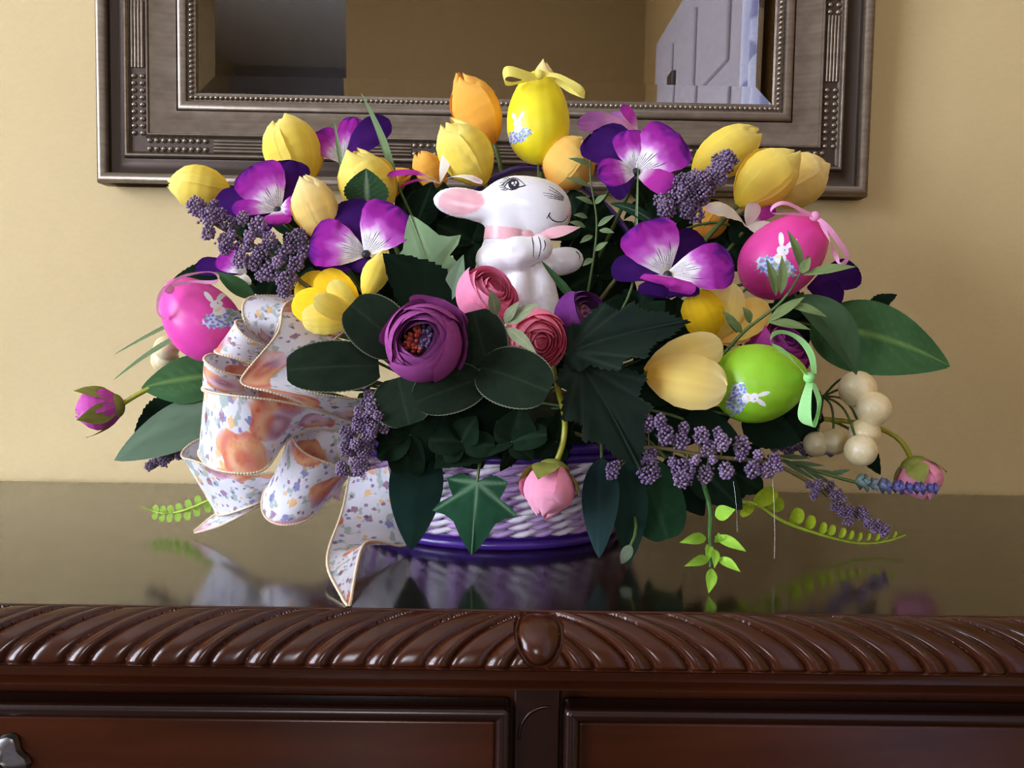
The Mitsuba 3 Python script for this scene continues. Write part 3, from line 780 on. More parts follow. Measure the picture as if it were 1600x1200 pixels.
r4 = ranunculus('small purple ranunculus right of the rabbit body above the dark lobed leaf', (908, 496), .64, 42, (38, 22), S(112, 52, 124), S(100, 62, 100), heart=(S(168, 100, 110), S(140, 90, 130)), layers=7, open0=54, seed=7)[0]
r8 = ranunculus('magenta rose half hidden behind the green egg', (1216, 545), .70, 50, (30, 40), S(164, 60, 140), S(120, 50, 120), layers=6, open0=50, seed=8, name='rose', cat='rose')[0]
SEP = (S(120, 130, 96), S(150, 158, 126))
for (kk, b, t, w) in ((r2, (776, 492), (766, 452), 10), (r3, (790, 506), (842, 474), 11), (r3, (792, 512), (838, 552), 10), (r3, (788, 504), (812, 470), 8)):
    leafpart(kk, b, t, .595, .575, w, (0, -1, .2), o_lance, SEP, S(170, 176, 150), name='sepal', label='pale green sepal', bend=.08)


def rosebud(label, base, tip, Yb, Yt, R, cols, sep_cols, seed, stem_path, sep_cover=.55, nsep=4):
    k, B, ax, L, Rm = tulip(label, base, tip, Yb, Yt, R, cols, .4, .02, name='rosebud', cat='rosebud', seed=seed, withstem=False, gap=.09)
    e1 = nrm(np.cross(ax, [0.1, -1, .2])); e2 = np.cross(ax, e1)
    cap = trimesh.creation.icosphere(3)
    cvv = np.array(cap.vertices); cvv = cvv * [1, 1, .9]
    fmask = np.array(cap.faces)[(np.array(cap.vertices)[np.array(cap.faces)][:, :, 2] < .3).all(1)]
    pos = B + ax * L * .16 + (cvv[:, :1] * e1 + cvv[:, 1:2] * e2) * Rm * .62 + cvv[:, 2:] * ax * L * .22
    part(k, 'calyx', (pos, fmask), mat_leaf, 'olive green calyx', color=leafcol(np.array(cap.vertices)[:, :2], *sep_cols))
    for i in range(nsep):
        a = i * 2 * np.pi / nsep + .5
        d = math.cos(a) * e1 + math.sin(a) * e2
        v = blade(B + ax * L * .06 + d * Rm * .35, B + ax * L * sep_cover + d * Rm * (1.14 + .1 * (i % 2)), Rm * .50, d, o_lance, bend=.14, ruffle=.15, seed=seed + i, curl=.08)
        part(k, 'sepal', v[:2], mat_leaf, 'olive green sepal', color=leafcol(v[2], *sep_cols))
    sp = spline([P(*q) for q in stem_path], 30)
    part(k, 'stem', tube(sp, .0022, 8), mat_olive, 'yellow green stem')
    return k


mat_olive = mat('olive_stem', rough(S(150, 150, 40), .35))
OLV = (S(112, 118, 50), S(150, 154, 80))
rosebud('pale pink rosebud hanging on a yellow green stem in front of the basket', (868, 722), (846, 808), .60, .585, 42, ROSY, OLV, 21, [(868, 726, .60), (880, 690, .598), (882, 650, .602), (872, 610, .62), (860, 560, .67), (830, 545, .74)])
rosebud('pink rosebud at the far right end hanging on a drooping stem', (1424, 716), (1450, 782), .70, .695, 33, ROSY, OLV, 22, [(1424, 718, .70), (1408, 690, .70), (1370, 668, .71), (1290, 655, .73), (1150, 650, .76), (900, 660, .78)])
rosebud('magenta rosebud wrapped in green sepals at the far left end', (192, 632), (117, 646), .72, .71, 31, (S(186, 90, 160), S(196, 80, 168), S(214, 120, 190)), OLV, 23, [(190, 632, .72), (225, 611, .72), (300, 590, .73), (450, 620, .76), (650, 660, .78)], sep_cover=.9, nsep=5)

# ------------------------------------------------------------------ painted eggs
def egg_fn(base, dec):
    def f(p, n, uv):
        x, y = uv.x, uv.y      # millimetres from the egg's centre, across and along
        k = mikit.fbm(p.x * 60, p.y * 60, p.z * 60, 2)
        c = mixp(base * .86, np.clip(base * 1.10, 0, 1), k)
        if dec is None: return mi.Color3f(c)
        cx, cy, rot, sc = dec
        a = math.radians(rot)
        X = ((x - cx) * math.cos(a) + (y - cy) * math.sin(a)) / sc
        Y = (-(x - cx) * math.sin(a) + (y - cy) * math.cos(a)) / sc
        def ell(ex, ey, rx, ry, an=0.0):
            t = math.radians(an)
            u = (X - ex) * math.cos(t) + (Y - ey) * math.sin(t); v = -(X - ex) * math.sin(t) + (Y - ey) * math.cos(t)
            return mikit.smoothstep(1.12, .92, dr.sqrt(dr.square(u / rx) + dr.square(v / ry)))
        d, d2, r = mikit.voronoi(X * .42 + 7, Y * .42 + 3)
        ed = .55 * (mikit.noise(X * .8, Y * .8, 1.0) - .5)
        flow = mikit.smoothstep(1.06, .96, dr.sqrt(dr.square(X / 11.5) + dr.square((Y + 7.0) / 6.0)) + ed)
        fc = mixp(S(120, 140, 214), S(214, 220, 244), mikit.smoothstep(.3, .55, d))
        fc = mixp(fc, S(150, 176, 140), dr.select(r > .72, .8, 0.0))
        c = mixp(c, fc, flow)
        for e in ((-2.6, 10.2, 1.5, 4.6, 14), (3.6, 8.8, 1.5, 4.6, -34), (0, 3.4, 3.4, 3.0, 0), (0, -1.6, 3.4, 3.2, 0)):
            c = mixp(c, S(244, 240, 248), ell(*e))
        c = mixp(c, S(60, 50, 70), ell(1.0, 4.0, .35, .45))
        c = mixp(c, S(240, 226, 190), ell(-.4, -.6, 2.2, 1.0, 20))
        return c
    return f


def egg(label, c, Y, narrow, L, W, colour, dec, seed, depth=0.0, ribbon=None, rib_col=None, knot=None):
    """c: centre px; narrow: px direction of the narrow end; L, W in px."""
    k = thing('egg', label, 'egg')
    C = P(*c, Y)
    ax = nrm(P(c[0] + narrow[0], c[1] + narrow[1], Y + depth) - C)
    f = nrm(np.array([0, -1, 0.1]) - ax * np.dot(ax, [0, -1, .1])); sx = np.cross(f, ax) * -1
    Lm, Wm = M(L, Y) / 2, M(W, Y) / 2
    nu, nv = 60, 72
    th = np.linspace(0, np.pi, nu); ph = np.linspace(0, 2 * np.pi, nv, endpoint=False)
    TH, PH = np.meshgrid(th, ph, indexing='ij')
    prof = np.sin(TH) * (1 - .16 * np.cos(TH) - .02 * np.cos(TH) ** 2)      # narrow at theta = 0
    facet = 1 + .010 * np.abs(np.sin(PH * 7 + .6 * np.sin(3 * TH + seed))) + .012 * (meshkit.noise(np.stack([np.cos(PH) * 2, np.sin(PH) * 2, TH * 2 + seed], -1), seed) - .5)
    a, b, z = Wm * prof * facet * np.cos(PH), Wm * prof * facet * np.sin(PH), Lm * np.cos(TH)
    pos = C + a[..., None] * sx + b[..., None] * f + z[..., None] * ax
    uv = np.stack([np.where(b >= 0, a, np.sign(a) * (2 * Wm - np.abs(a))) * 1000, z * 1000], -1)
    m = mat(uniq('egg_paint_%d' % seed), {'type': 'twosided', 'bsdf': {'type': 'principled', 'base_color': mikit.proc(egg_fn(colour, dec)), 'roughness': .38, 'specular': .5}})
    part(k, 'shell', (pos.reshape(-1, 3), gridfaces(nu, nv, True)), m, uv=uv.reshape(-1, 2))
    for path in ribbon or []:
        A = spline([P(*q[:2], q[2]) for q in path[0]], 60); Bb = spline([P(*q[:2], q[2]) for q in path[1]], 60)
        V = np.stack([A * (1 - s) + Bb * s for s in np.linspace(0, 1, 5)], 1)
        part(k, 'ribbon_loop', (V.reshape(-1, 3), gridfaces(60, 5)), mat_satin, 'narrow satin ribbon', color=np.tile(rib_col, (300, 1)))
    if knot:
        part(k, 'ribbon_knot', ball(P(*knot), .0042, ICO2), mat_satin, 'satin knot', color=np.tile(rib_col, (len(ICO2[0]), 1)))
    part(k, 'pick', tube([C - ax * Lm * .9, C - ax * (Lm + .02), FC + [0, 0, .02]], .0012, 6), mat_stem)
    return k


YR = S(248, 240, 130)
egg('yellow painted egg with a yellow bow, topmost in front of the mirror', (841, 184), .76, (0, -60), 144, 96, S(244, 228, 38), (-19, -14, 4, .95), 1,
    ribbon=[([(842, 116, .735), (820, 110, .725), (790, 104, .72), (786, 120, .73), (800, 128, .74), (828, 122, .738)], [(842, 122, .735), (822, 126, .722), (793, 120, .717), (789, 131, .728), (802, 133, .742), (828, 127, .742)]),
            ([(842, 114, .735), (868, 114, .73), (892, 124, .725), (913, 140, .725), (912, 150, .73), (895, 138, .735), (870, 122, .738)], [(842, 120, .735), (866, 121, .727), (886, 132, .722), (906, 150, .722), (913, 154, .73), (890, 145, .738), (866, 127, .742)])], rib_col=YR, knot=(843, 117, .732))
PR = S(250, 180, 226)
egg('pink painted egg with a rabbit picture at the left, beside the ribbon bow', (312, 497), .70, (-48, -58), 146, 108, S(228, 72, 172), (20, -9, -14, 1.2), 2,
    ribbon=[([(290, 446, .67), (262, 452, .665), (250, 470, .665), (250, 490, .67), (258, 496, .675)], [(290, 440, .67), (258, 446, .66), (245, 468, .66), (247, 492, .665), (260, 500, .675)]),
            ([(262, 452, .668), (275, 440, .66), (300, 430, .655), (335, 428, .66), (338, 442, .668), (300, 442, .672), (280, 448, .672)], [(264, 446, .662), (276, 434, .655), (300, 426, .65), (338, 426, .655), (340, 436, .664), (300, 438, .67), (280, 443, .67)])], rib_col=PR, knot=(264, 451, .667))
egg('pink painted egg at the right with a rabbit picture and green sprig in front', (1226, 398), .715, (58, -52), 158, 112, S(228, 66, 160), (-3, -13, 30, 1.35), 3,
    ribbon=[([(1274, 335, .69), (1250, 324, .685), (1222, 314, .68), (1206, 322, .68), (1204, 331, .685), (1230, 332, .69), (1262, 334, .692)], [(1275, 342, .69), (1250, 331, .68), (1222, 320, .675), (1206, 329, .675), (1212, 335, .685), (1235, 336, .692), (1262, 338, .694)]),
            ([(1274, 335, .69), (1294, 350, .685), (1316, 378, .68), (1327, 402, .68), (1318, 415, .68), (1304, 405, .685), (1296, 372, .69), (1284, 345, .69)], [(1272, 341, .69), (1290, 358, .682), (1310, 384, .677), (1320, 404, .677), (1314, 410, .677), (1310, 400, .687), (1290, 368, .694), (1280, 350, .692)])], rib_col=PR, knot=(1273, 338, .69))
GR = S(176, 240, 160)
egg('green painted egg with a green bow, next to the large pale tulip', (1188, 598), .645, (60, -8), 150, 122, S(146, 204, 44), (11, -18, -6, 1.0), 4,
    ribbon=[([(1258, 588, .62), (1240, 562, .61), (1216, 540, .605), (1204, 534, .605), (1212, 524, .605), (1240, 528, .61), (1262, 556, .615), (1268, 584, .62)], [(1266, 592, .62), (1246, 572, .605), (1222, 552, .60), (1206, 538, .60), (1206, 520, .60), (1244, 522, .605), (1272, 552, .61), (1276, 584, .618)]),
            ([(1262, 590, .62), (1252, 620, .612), (1248, 655, .61), (1262, 664, .61), (1274, 650, .615), (1276, 628, .618), (1268, 604, .62)], [(1272, 594, .62), (1268, 620, .607), (1270, 664, .605), (1274, 668, .607), (1282, 640, .61), (1283, 620, .618), (1274, 598, .62)])], rib_col=GR, knot=(1264, 590, .618))
# ------------------------------------------------------------------ the rabbit
RY = .70
RS = RY / FPX
RO = P(800, 360, RY)
REX, REZ = nrm([1, 0, -.0]), np.array([0, 0, 1.0])


def smin(d, k):
    r = d[0]
    for b in d[1:]:
        h = max(k - abs(r - b), 0.0) / k
        r = min(r, b) - h * h * k * .25
    return r


def sd_ell(x, y, z, c, r, an=0.0):
    x -= c[0]; y -= c[1]; z -= c[2]
    if an:
        ca, sa = math.cos(an), math.sin(an)
        x, z = x * ca + z * sa, -x * sa + z * ca
    a, b, c_ = x / r[0], y / r[1], z / r[2]
    k0 = math.sqrt(a * a + b * b + c_ * c_)
    a /= r[0]; b /= r[1]; c_ /= r[2]
    k1 = math.sqrt(a * a + b * b + c_ * c_) + 1e-9
    return k0 * (k0 - 1) / k1


def sd_cap(x, y, z, p, q, r0, r1):
    dx, dy, dz = q[0] - p[0], q[1] - p[1], q[2] - p[2]
    t = ((x - p[0]) * dx + (y - p[1]) * dy + (z - p[2]) * dz) / (dx * dx + dy * dy + dz * dz)
    t = min(max(t, 0.0), 1.0)
    return math.sqrt((x - p[0] - t * dx) ** 2 + (y - p[1] - t * dy) ** 2 + (z - p[2] - t * dz) ** 2) - (r0 + (r1 - r0) * t)


# lengths in photo pixels at the rabbit's depth: x right, y away, z up, origin at (800, 360)
def rabbit_sdf(x, y, z):
    head = smin([sd_ell(x, y, z, (13, 0, 42), (56, 40, 42), -.12), sd_ell(x, y, z, (50, 0, 30), (42, 33, 43), -.25), sd_cap(x, y, z, (-25, 0, 32), (-55, -4, 32), 26, 20)], 26)
    ear = sd_ell(x, y, z, (-77, -16, 38), (45, 10, 23.5), -.12)
    ear2 = sd_ell(x, y, z, (-70, 22, 42), (40, 10, 22), -.12)
    neck = sd_cap(x, y, z, (-8, 2, 10), (-10, 4, -30), 30, 33)
    body = smin([sd_ell(x, y, z, (-2, 6, -85), (58, 48, 78)), sd_ell(x, y, z, (16, 4, -135), (58, 48, 60))], 30)
    leg = sd_cap(x, y, z, (44, -26, -70), (58, -34, -150), 20, 24)
    leg2 = sd_cap(x, y, z, (14, -38, -80), (10, -42, -150), 18, 24)
    arm = smin([sd_cap(x, y, z, (-30, -34, -50), (8, -52, -42), 25, 22), sd_cap(x, y, z, (8, -52, -42), (42, -50, -34), 22, 19)], 12)
    arm2 = smin([sd_cap(x, y, z, (20, 20, -46), (70, 2, -48), 22, 20), sd_ell(x, y, z, (88, -2, -45), (24, 19, 20), .2)], 14)
    a = smin([head, neck], 14)
    a = smin([a, ear, ear2], 10)
    a = smin([a, body], 22)
    a = smin([a, leg, leg2], 10)
    return smin([a, arm, arm2], 7)


def rabw(v):
    v = np.asarray(v, float)
    return RO + RS * (v[..., 0:1] * REX + v[..., 1:2] * np.array([0, 1.0, 0]) + v[..., 2:3] * REZ)


lm = manifold3d.Manifold.level_set(lambda x, y, z: -rabbit_sdf(x, y, z), [-128, -75, -205, 118, 68, 92], 4.6).to_mesh()
tmr = trimesh.Trimesh(np.array(lm.vert_properties[:, :3], float), np.array(lm.tri_verts), process=True)
trimesh.smoothing.filter_taubin(tmr, iterations=12)
rv = np.array(tmr.vertices)
rcol = np.tile(S(238, 238, 242), (len(rv), 1))
q = ((rv[:, 0] + 79) / 36) ** 2 + ((rv[:, 2] - 39) / 20.5) ** 2
blot = noise1(rv[:, 0] * .09 + 5, 3) * .5 + .5 * noise1(rv[:, 2] * .17 + rv[:, 0] * .05, 8)
rcol = mixc(rcol, mixc(S(246, 208, 214), S(238, 158, 172), blot), ss(1.06, .94, q) * (rv[:, 1] < -16))
rcol = mixc(rcol, S(226, 166, 186), ss(16, 6, np.linalg.norm(rv - [92, -6, 24], axis=1)) * .9)
dirt = meshkit.fbm(rv * .05, 3, 5)
rcol = mixc(rcol, S(206, 200, 206), ss(.55, .75, dirt) * (rv[:, 2] < -20) * .5)
rabbit = thing('rabbit_figurine', 'white painted rabbit figurine looking right, standing up among the flowers', 'figurine')
mat_rabbit = mat('rabbit_paint', {'type': 'twosided', 'bsdf': {'type': 'principled', 'base_color': VC, 'roughness': .3, 'specular': .5, 'clearcoat': .5, 'clearcoat_gloss': .9}})
part(rabbit, 'body', (rabw(rv), np.array(tmr.faces)), mat_rabbit, color=np.clip(rcol, 0, 1))


def on_skin(px, py):
    """Point on the rabbit's near side, in rabbit space, for a spot drawn at (px, py)."""
    x, z = px - 800.0, 360.0 - py
    y = -72.0
    for _ in range(60):
        d = rabbit_sdf(x, y, z)
        if d < .15: break
        y += max(d * .8, .1)
        if y > 60: break
    return [x, y - .3, z]


def strokes(name, lines, r, bsdf, label):
    ms = []
    for ln in lines:
        pts = spline([[*q, 0] for q in ln], 12)[:, :2]
        p = rabw(np.array([on_skin(*a) for a in pts]))
        rr = r * RS * np.interp(np.linspace(0, 1, 12), [0, .3, 1], [.7, 1, .45])
        ms.append(tube(p, rr, 6))
    return part(rabbit, name, join(ms), bsdf, label)


def z5(pts): return [(660 + a / 5, 240 + b / 5) for a, b in pts]


strokes('eye_outline', [z5([(610, 285), (640, 262), (680, 228), (720, 222), (760, 250), (795, 288)]), z5([(795, 288), (760, 298), (720, 312), (690, 325), (655, 312), (630, 295)]), z5([(636, 296), (660, 262), (690, 238)])], 1.0, mat_ink, 'black outline of the eye')
eye_d = []
def disc(cx, cy, r, r2=None):
    a = np.linspace(0, 2 * np.pi, 24, endpoint=False)
    p = [on_skin(cx, cy)] + [on_skin(cx + r * math.cos(t), cy + (r2 or r) * math.sin(t)) for t in a]
    p = rabw(np.array(p)) - [0, .00035, 0]
    return p, np.array([[0, 1 + i, 1 + (i + 1) % 24] for i in range(24)])
part(rabbit, 'pupil', disc(660 + 705 / 5, 240 + 276 / 5, 8.2, 9.6), mat_ink, 'black pupil', smooth=False)
pv = [disc(660 + 697 / 5, 240 + 270 / 5, 2.0, 2.4), disc(660 + 722 / 5, 240 + 266 / 5, 1.8, 2.6), disc(660 + 712 / 5, 240 + 288 / 5, 1.5, 1.5)]
part(rabbit, 'eye_glint', (join(pv)[0] - [0, .0004, 0], join(pv)[1]), mat_white, 'white glints', smooth=False)
strokes('eyelash', [z5([(655, 250), (630, 240), (615, 242)]), z5([(665, 238), (640, 224), (622, 222)]), z5([(680, 230), (660, 216), (640, 214)]), z5([(645, 262), (615, 258), (600, 262)]), z5([(640, 300), (615, 302), (598, 296)]), z5([(650, 308), (625, 318), (605, 318)]), z5([(665, 316), (640, 326), (622, 324)]), z5([(635, 285), (605, 285), (590, 292)])], .65, mat_ink, 'black painted lashes')
strokes('whiskers', [z5([(1090, 355), (1030, 315), (975, 285)]), z5([(1092, 365), (1030, 335), (975, 312)]), z5([(1090, 372), (1010, 350), (925, 342)]), z5([(1088, 380), (1010, 365), (935, 364)]), z5([(1085, 388), (1020, 380), (960, 378)])], .6, mat_ink, 'grey painted whiskers')
strokes('mouth', [z5([(975, 500), (985, 525), (1015, 545), (1055, 550), (1090, 540), (1120, 510), (1125, 490)]), z5([(985, 488), (975, 505), (960, 532)])], .9, mat_ink, 'painted smiling mouth')
strokes('paw_line', [z5([(845, 695), (855, 760), (858, 850)]), z5([(895, 690), (910, 770), (895, 855)]), z5([(935, 720), (945, 755), (930, 800)]), z5([(1195, 765), (1220, 790), (1225, 835)])], .8, mat_ink, 'black lines between the toes')
mat_pinkrib = mat('pink_ribbon', {'type': 'twosided', 'bsdf': {'type': 'principled', 'base_color': {'type': 'rgb', 'value': S(240, 186, 196).tolist()}, 'roughness': .3, 'specular': .5, 'sheen': .5}})
# neck ribbon: a band round the neck
nb = []
for t in np.linspace(0, 2 * np.pi, 64):
    for s in np.linspace(-1, 1, 5):
        d = np.array([math.cos(t), math.sin(t)])
        zc = -9 - .10 * (38 * d[0]) + 9.5 * s
        lo, hi = 0.0, 70.0
        for _ in range(22):
            m_ = (lo + hi) / 2
            if smin([sd_ell(-9 + d[0] * m_, 3 + d[1] * m_, zc, (13, 0, 42), (56, 40, 42), -.12), sd_cap(-9 + d[0] * m_, 3 + d[1] * m_, zc, (-8, 2, 10), (-10, 4, -30), 30, 33)], 14) < 0: lo = m_
            else: hi = m_
        nb.append([-9 + d[0] * (lo + 3.2), 3 + d[1] * (lo + 3.2), zc])
part(rabbit, 'neck_ribbon', (rabw(np.array(nb)), gridfaces(64, 5)), mat_pinkrib, 'pale pink satin neck ribbon')
tie = [blade(rabw([30, -40, -14]), rabw([62, -44, -26]), 7 * RS, (0, -1, .2), o_lance, bend=.1), blade(rabw([34, -40, -16]), rabw([14, -48, -10]), 7 * RS, (0, -1, .2), o_lance, bend=.1),
       blade(rabw([36, -38, -16]), rabw([104, -30, 2]), 9 * RS, (0, -1, .2), o_lance, bend=.05)]
part(rabbit, 'ribbon_bow', join([t_[:2] for t_ in tie]), mat_pinkrib, 'pink bow ends')

# ------------------------------------------------------------------ purple berry spikes
BEADC = [S(112, 90, 124), S(132, 110, 144), S(94, 74, 108), S(148, 126, 156)]


def spike(label, path, Y, clusters=None, rand=None, seed=1, name='flower_spike', dark=1.0, root=None, stem_r=.0018, bead=1.0):
    """clusters: (px, py, r px) ; rand: (count, r0, r1, spread0, spread1) along the path from tip to base."""
    k = thing(name, label, 'flower spike')
    rng = np.random.default_rng(seed)
    pp = spline([[q[0], q[1], q[2] if len(q) > 2 else Y] for q in path], 60)
    axis = np.array([P(*q) for q in pp])
    cl = []
    for c in clusters or []:
        d = np.hypot(pp[:, 0] - c[0], pp[:, 1] - c[1]); i = int(d.argmin())
        cl.append((P(c[0], c[1], pp[i, 2] - rng.uniform(0, .010)), M(c[2], Y), axis[i]))
    if rand:
        n, r0, r1, s0, s1 = rand
        for j in range(n):
            t = (j + rng.uniform(0, 1)) / n
            i = int(t * 59); f = t
            tang = nrm(axis[min(i + 1, 59)] - axis[max(i - 1, 0)])
            d = rng.normal(0, 1, 3); d -= tang * np.dot(d, tang); d = nrm(d)
            d[1] = -abs(d[1]) if rng.uniform() < .6 else d[1]
            cl.append((axis[i] + d * M(s0 + (s1 - s0) * f, Y) * rng.uniform(.3, 1), M((r0 + (r1 - r0) * f) * rng.uniform(.8, 1.15), Y), axis[i]))
    for (C, r, ax) in cl:
        br = .00125 * bead * rng.uniform(.92, 1.08)
        n = int(np.clip(3.0 * (r / br) ** 2 * .62, 18, 96))
        i = np.arange(n) + .5
        phi, th = np.arccos(1 - 2 * i / n), np.pi * (1 + 5 ** .5) * i
        dirs = np.stack([np.cos(th) * np.sin(phi), np.sin(th) * np.sin(phi), np.cos(phi)], -1)
        el = nrm(C - ax + 1e-6)
        pos = C + dirs * max(r - br, br) * (1 + .16 * rng.normal(0, 1, (n, 1))) + (dirs @ el)[:, None] * el * r * .25
        V, F = balls(pos, br * rng.uniform(.85, 1.15, n))
        base = BEADC[rng.integers(0, 4)]
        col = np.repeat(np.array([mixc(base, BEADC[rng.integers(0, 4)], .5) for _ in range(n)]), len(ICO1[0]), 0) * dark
        part(k, 'floret', (V, F), mat_bead, 'cluster of tiny purple beads', color=np.clip(col, 0, 1))
    part(k, 'stem', join([tube(axis, stem_r, 6)] + [tube([ax_, C_], .0007, 5) for C_, r_, ax_ in cl]), mat_olive2, 'olive stem')
    stem(k, axis[-1], nrm(axis[0] - axis[-1]), stem_r, mat_olive2, root=root)
    return k


mat_olive2 = mat('olive_dark', rough(S(96, 88, 48), .5))
s1 = [(255, 620, 15), (330, 680, 15), (290, 640, 12), (325, 775, 11), (430, 830, 13), (440, 720, 13), (390, 670, 11), (530, 690, 10), (465, 785, 9), (520, 860, 11), (520, 930, 13), (430, 870, 10), (620, 740, 14), (690, 820, 12), (640, 890, 13), (600, 950, 11), (690, 1000, 15), (640, 1030, 9),
      (780, 890, 12), (850, 820, 16), (850, 960, 13), (900, 890, 10), (790, 1060, 15), (780, 1120, 11), (570, 800, 10), (740, 950, 10), (360, 610, 8), (560, 860, 9)]
spike('long purple berry spike across the left yellow and purple flowers', [(300, 320), (340, 352), (390, 380), (430, 404), (470, 440)], .665, [(240 + a / 3.81, 160 + b / 3.81, r) for a, b, r in s1], seed=1)
spike('purple berry spike rising to the right in front of the upper right yellow tulips', [(1140, 246), (1108, 274), (1076, 302), (1044, 340)], .69, rand=(40, 11, 13, 6, 34), seed=2, dark=.8)
s3 = [(280, 650, 10), (300, 700, 12), (350, 690, 11), (375, 750, 14), (450, 720, 10), (440, 770, 13), (520, 750, 13), (550, 800, 12), (610, 775, 13), (690, 790, 14), (690, 830, 10), (760, 830, 9), (830, 850, 11), (800, 890, 13), (735, 890, 13), (625, 895, 13), (540, 910, 13), (450, 900, 18), (440, 930, 13), (300, 890, 19), (310, 830, 12), (500, 850, 9), (155, 880, 11), (150, 910, 10), (570, 850, 8), (590, 740, 9), (400, 860, 8), (845, 880, 9)]
big_spike = spike('large purple berry spike lying to the right below the pale tulip and green egg', [(1214, 726), (1160, 718), (1100, 712), (1034, 700), (1000, 700)], .605, [(900 + a / 2.667, 400 + b / 2.667, r) for a, b, r in s3], seed=3)
for x0, y0, x1, y1 in ((1146, 752, 1152, 832), (1207, 744, 1210, 872)):
    part(big_spike, 'glue_thread', tube(spline([P(x0, y0, .60), P((x0 + x1) / 2 + 1.5, (y0 + y1) / 2, .60), P(x1, y1, .60)], 20), .00016, 5), mat_white, 'thin hanging glue thread')
spike('fluffy purple berry spike hanging between the ribbon bow and the dark round leaves', [(548, 740), (556, 700), (575, 660), (600, 640)], .600, rand=(44, 9, 9, 22, 34), seed=4, dark=.85, bead=.8)
spike('purple berry spike hanging low at the right above the light green sprig', [(1382, 830), (1340, 806), (1300, 778), (1262, 752)], .665, rand=(26, 8, 8, 10, 20), seed=5, dark=.8, bead=.85)
spike('small purple berry spike low at the left under the grey green leaf', [(232, 728), (256, 718), (284, 708), (310, 700)], .725, rand=(12, 8, 7, 6, 12), seed=6, dark=.85, bead=.85)
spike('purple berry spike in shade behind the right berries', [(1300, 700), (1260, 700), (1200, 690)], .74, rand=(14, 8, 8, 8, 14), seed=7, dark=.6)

# lavender sprig at the far right
k = thing('lavender_sprig', 'blue grey lavender sprig pointing right across the pink rosebud', 'lavender')
lp = spline([P(*q) for q in ((1458, 764, .665), (1400, 762, .665), (1340, 754, .668), (1270, 734, .68), (1200, 712, .69))], 60)
part(k, 'stem', tube(lp, .0014, 7), mat_stem)
rng = np.random.default_rng(44)
cold, colg = S(70, 66, 122), S(86, 108, 104)
for j in range(12):
    c = lp[int(1 + j * 2.6)]
    for a in (0, 1.6, 3.14, 4.7):
        d = np.array([.25, math.cos(a + j * .6), math.sin(a + j * .6)])
        B = c; T = c + np.array([.004, 0, 0]) + d * [1, 1, 1] * M(8 + j * .6, .67)
        v = blade(B, T, M(4.5, .67), (0, -1, .4), o_obov, bend=.2, cup=.5, nu=8, nv=5)
        part(k, 'bud', v[:2], mat_vc, 'blue violet bud', color=np.tile(mixc(cold, colg, ss(5, 11, j)), (len(v[0]), 1)))
for b, t in (((1290, 742), (1330, 734)), ((1270, 735), (1318, 742)), ((1250, 728), (1310, 762)), ((1230, 722), (1290, 728)), ((1220, 718), (1278, 752)), ((1215, 712), (1268, 716))):
    leafpart(k, b, t, .68, .675, 4, (0, -1, .4), o_lance, (S(66, 84, 60), S(96, 116, 84)), name='leaf', label='narrow grey green leaf', nv=5)

# ------------------------------------------------------------------ cream berries
def f_berry(p, n, uv):
    w = mikit.fbm(p.x * 150, p.y * 150, p.z * 150, 3)
    s = mikit.noise(p.x * 1500, p.y * 1500, p.z * 1500)
    return mixp(mixp(S(226, 200, 130), S(244, 236, 206), w), S(255, 252, 240), mikit.smoothstep(.75, .9, s) * .6)
mat_berry = mat('berry', {'type': 'twosided', 'bsdf': {'type': 'principled', 'base_color': mikit.proc(f_berry), 'roughness': .3, 'specular': .55, 'clearcoat': .5}})
def berries(label, items, stemroot):
    k = thing('berry_spray', label, 'berries')
    for (x, y, r, Y) in items:
        C = P(x, y, Y); rr = M(r, Y)
        V, F = ball(C, rr, ICO3)
        part(k, 'berry', (V, F), mat_berry, 'glittery cream berry')
        R0 = P(*stemroot)
        mid = (C + R0) / 2 + [0, -.004, .012]
        part(k, 'stalk', tube(spline([C + nrm(mid - C) * rr * .9, mid, R0], 14), .0010, 6), mat_stem)
    stem(k, P(*stemroot), (1, 0, -.1), .0016)
berries('spray of cream glittery berries at the right below the big green leaf', [(1340, 608, 29, .70), (1365, 639, 27, .685), (1351, 677, 24, .69), (1345, 704, 25, .675), (1304, 690, 21, .72), (1275, 694, 20, .725)], (1286, 620, .73))
berries('pair of cream berries at the far left under the pink egg', [(260, 544, 19, .735), (258, 562, 21, .745)], (300, 545, .745))

# ------------------------------------------------------------------ single leaves
GL = (S(50, 82, 50), S(72, 110, 70))
DK = (S(18, 30, 22), S(28, 44, 31))
GG = (S(84, 104, 84), S(104, 126, 104))
V1 = S(120, 150, 84)
leaf('big pointed green leaf with pale veins at the far right', (1266, 508), (1484, 572), .74, .70, 72, cols=GL, vein=V1, bend=.10, fold=-.10, seed=1, n=(.15, -1, .5), nu=40, nv=17)
leaf('folded green leaf hanging in front of the big pointed leaf on the right', (1244, 462), (1338, 586), .715, .68, 44, cols=(S(58, 84, 58), S(78, 106, 76)), bend=.10, fold=.25, seed=2, n=(.5, -1, .2))
leaf('green leaf between the left pink egg and the magenta rosebud', (345, 585), (221, 606), .725, .72, 40, cols=GL, vein=V1, bend=.06, fold=-.12, seed=3, n=(-.1, -1, .4))
leaf('large grey green pointed leaf at the left beside the bow', (350, 632), (179, 719), .715, .705, 40, cols=GG, bend=.06, fold=-.15, seed=4, n=(-.2, -1, .35))
leaf('dark toothed leaf behind the grey green leaf at the left', (272, 625), (207, 692), .735, .735, 26, cols=DK, serr=.16, teeth=12, seed=5)
leaf('dark toothed leaf above the left pink egg', (345, 424), (270, 436), .75, .75, 20, cols=DK, serr=.16, teeth=10, seed=6)
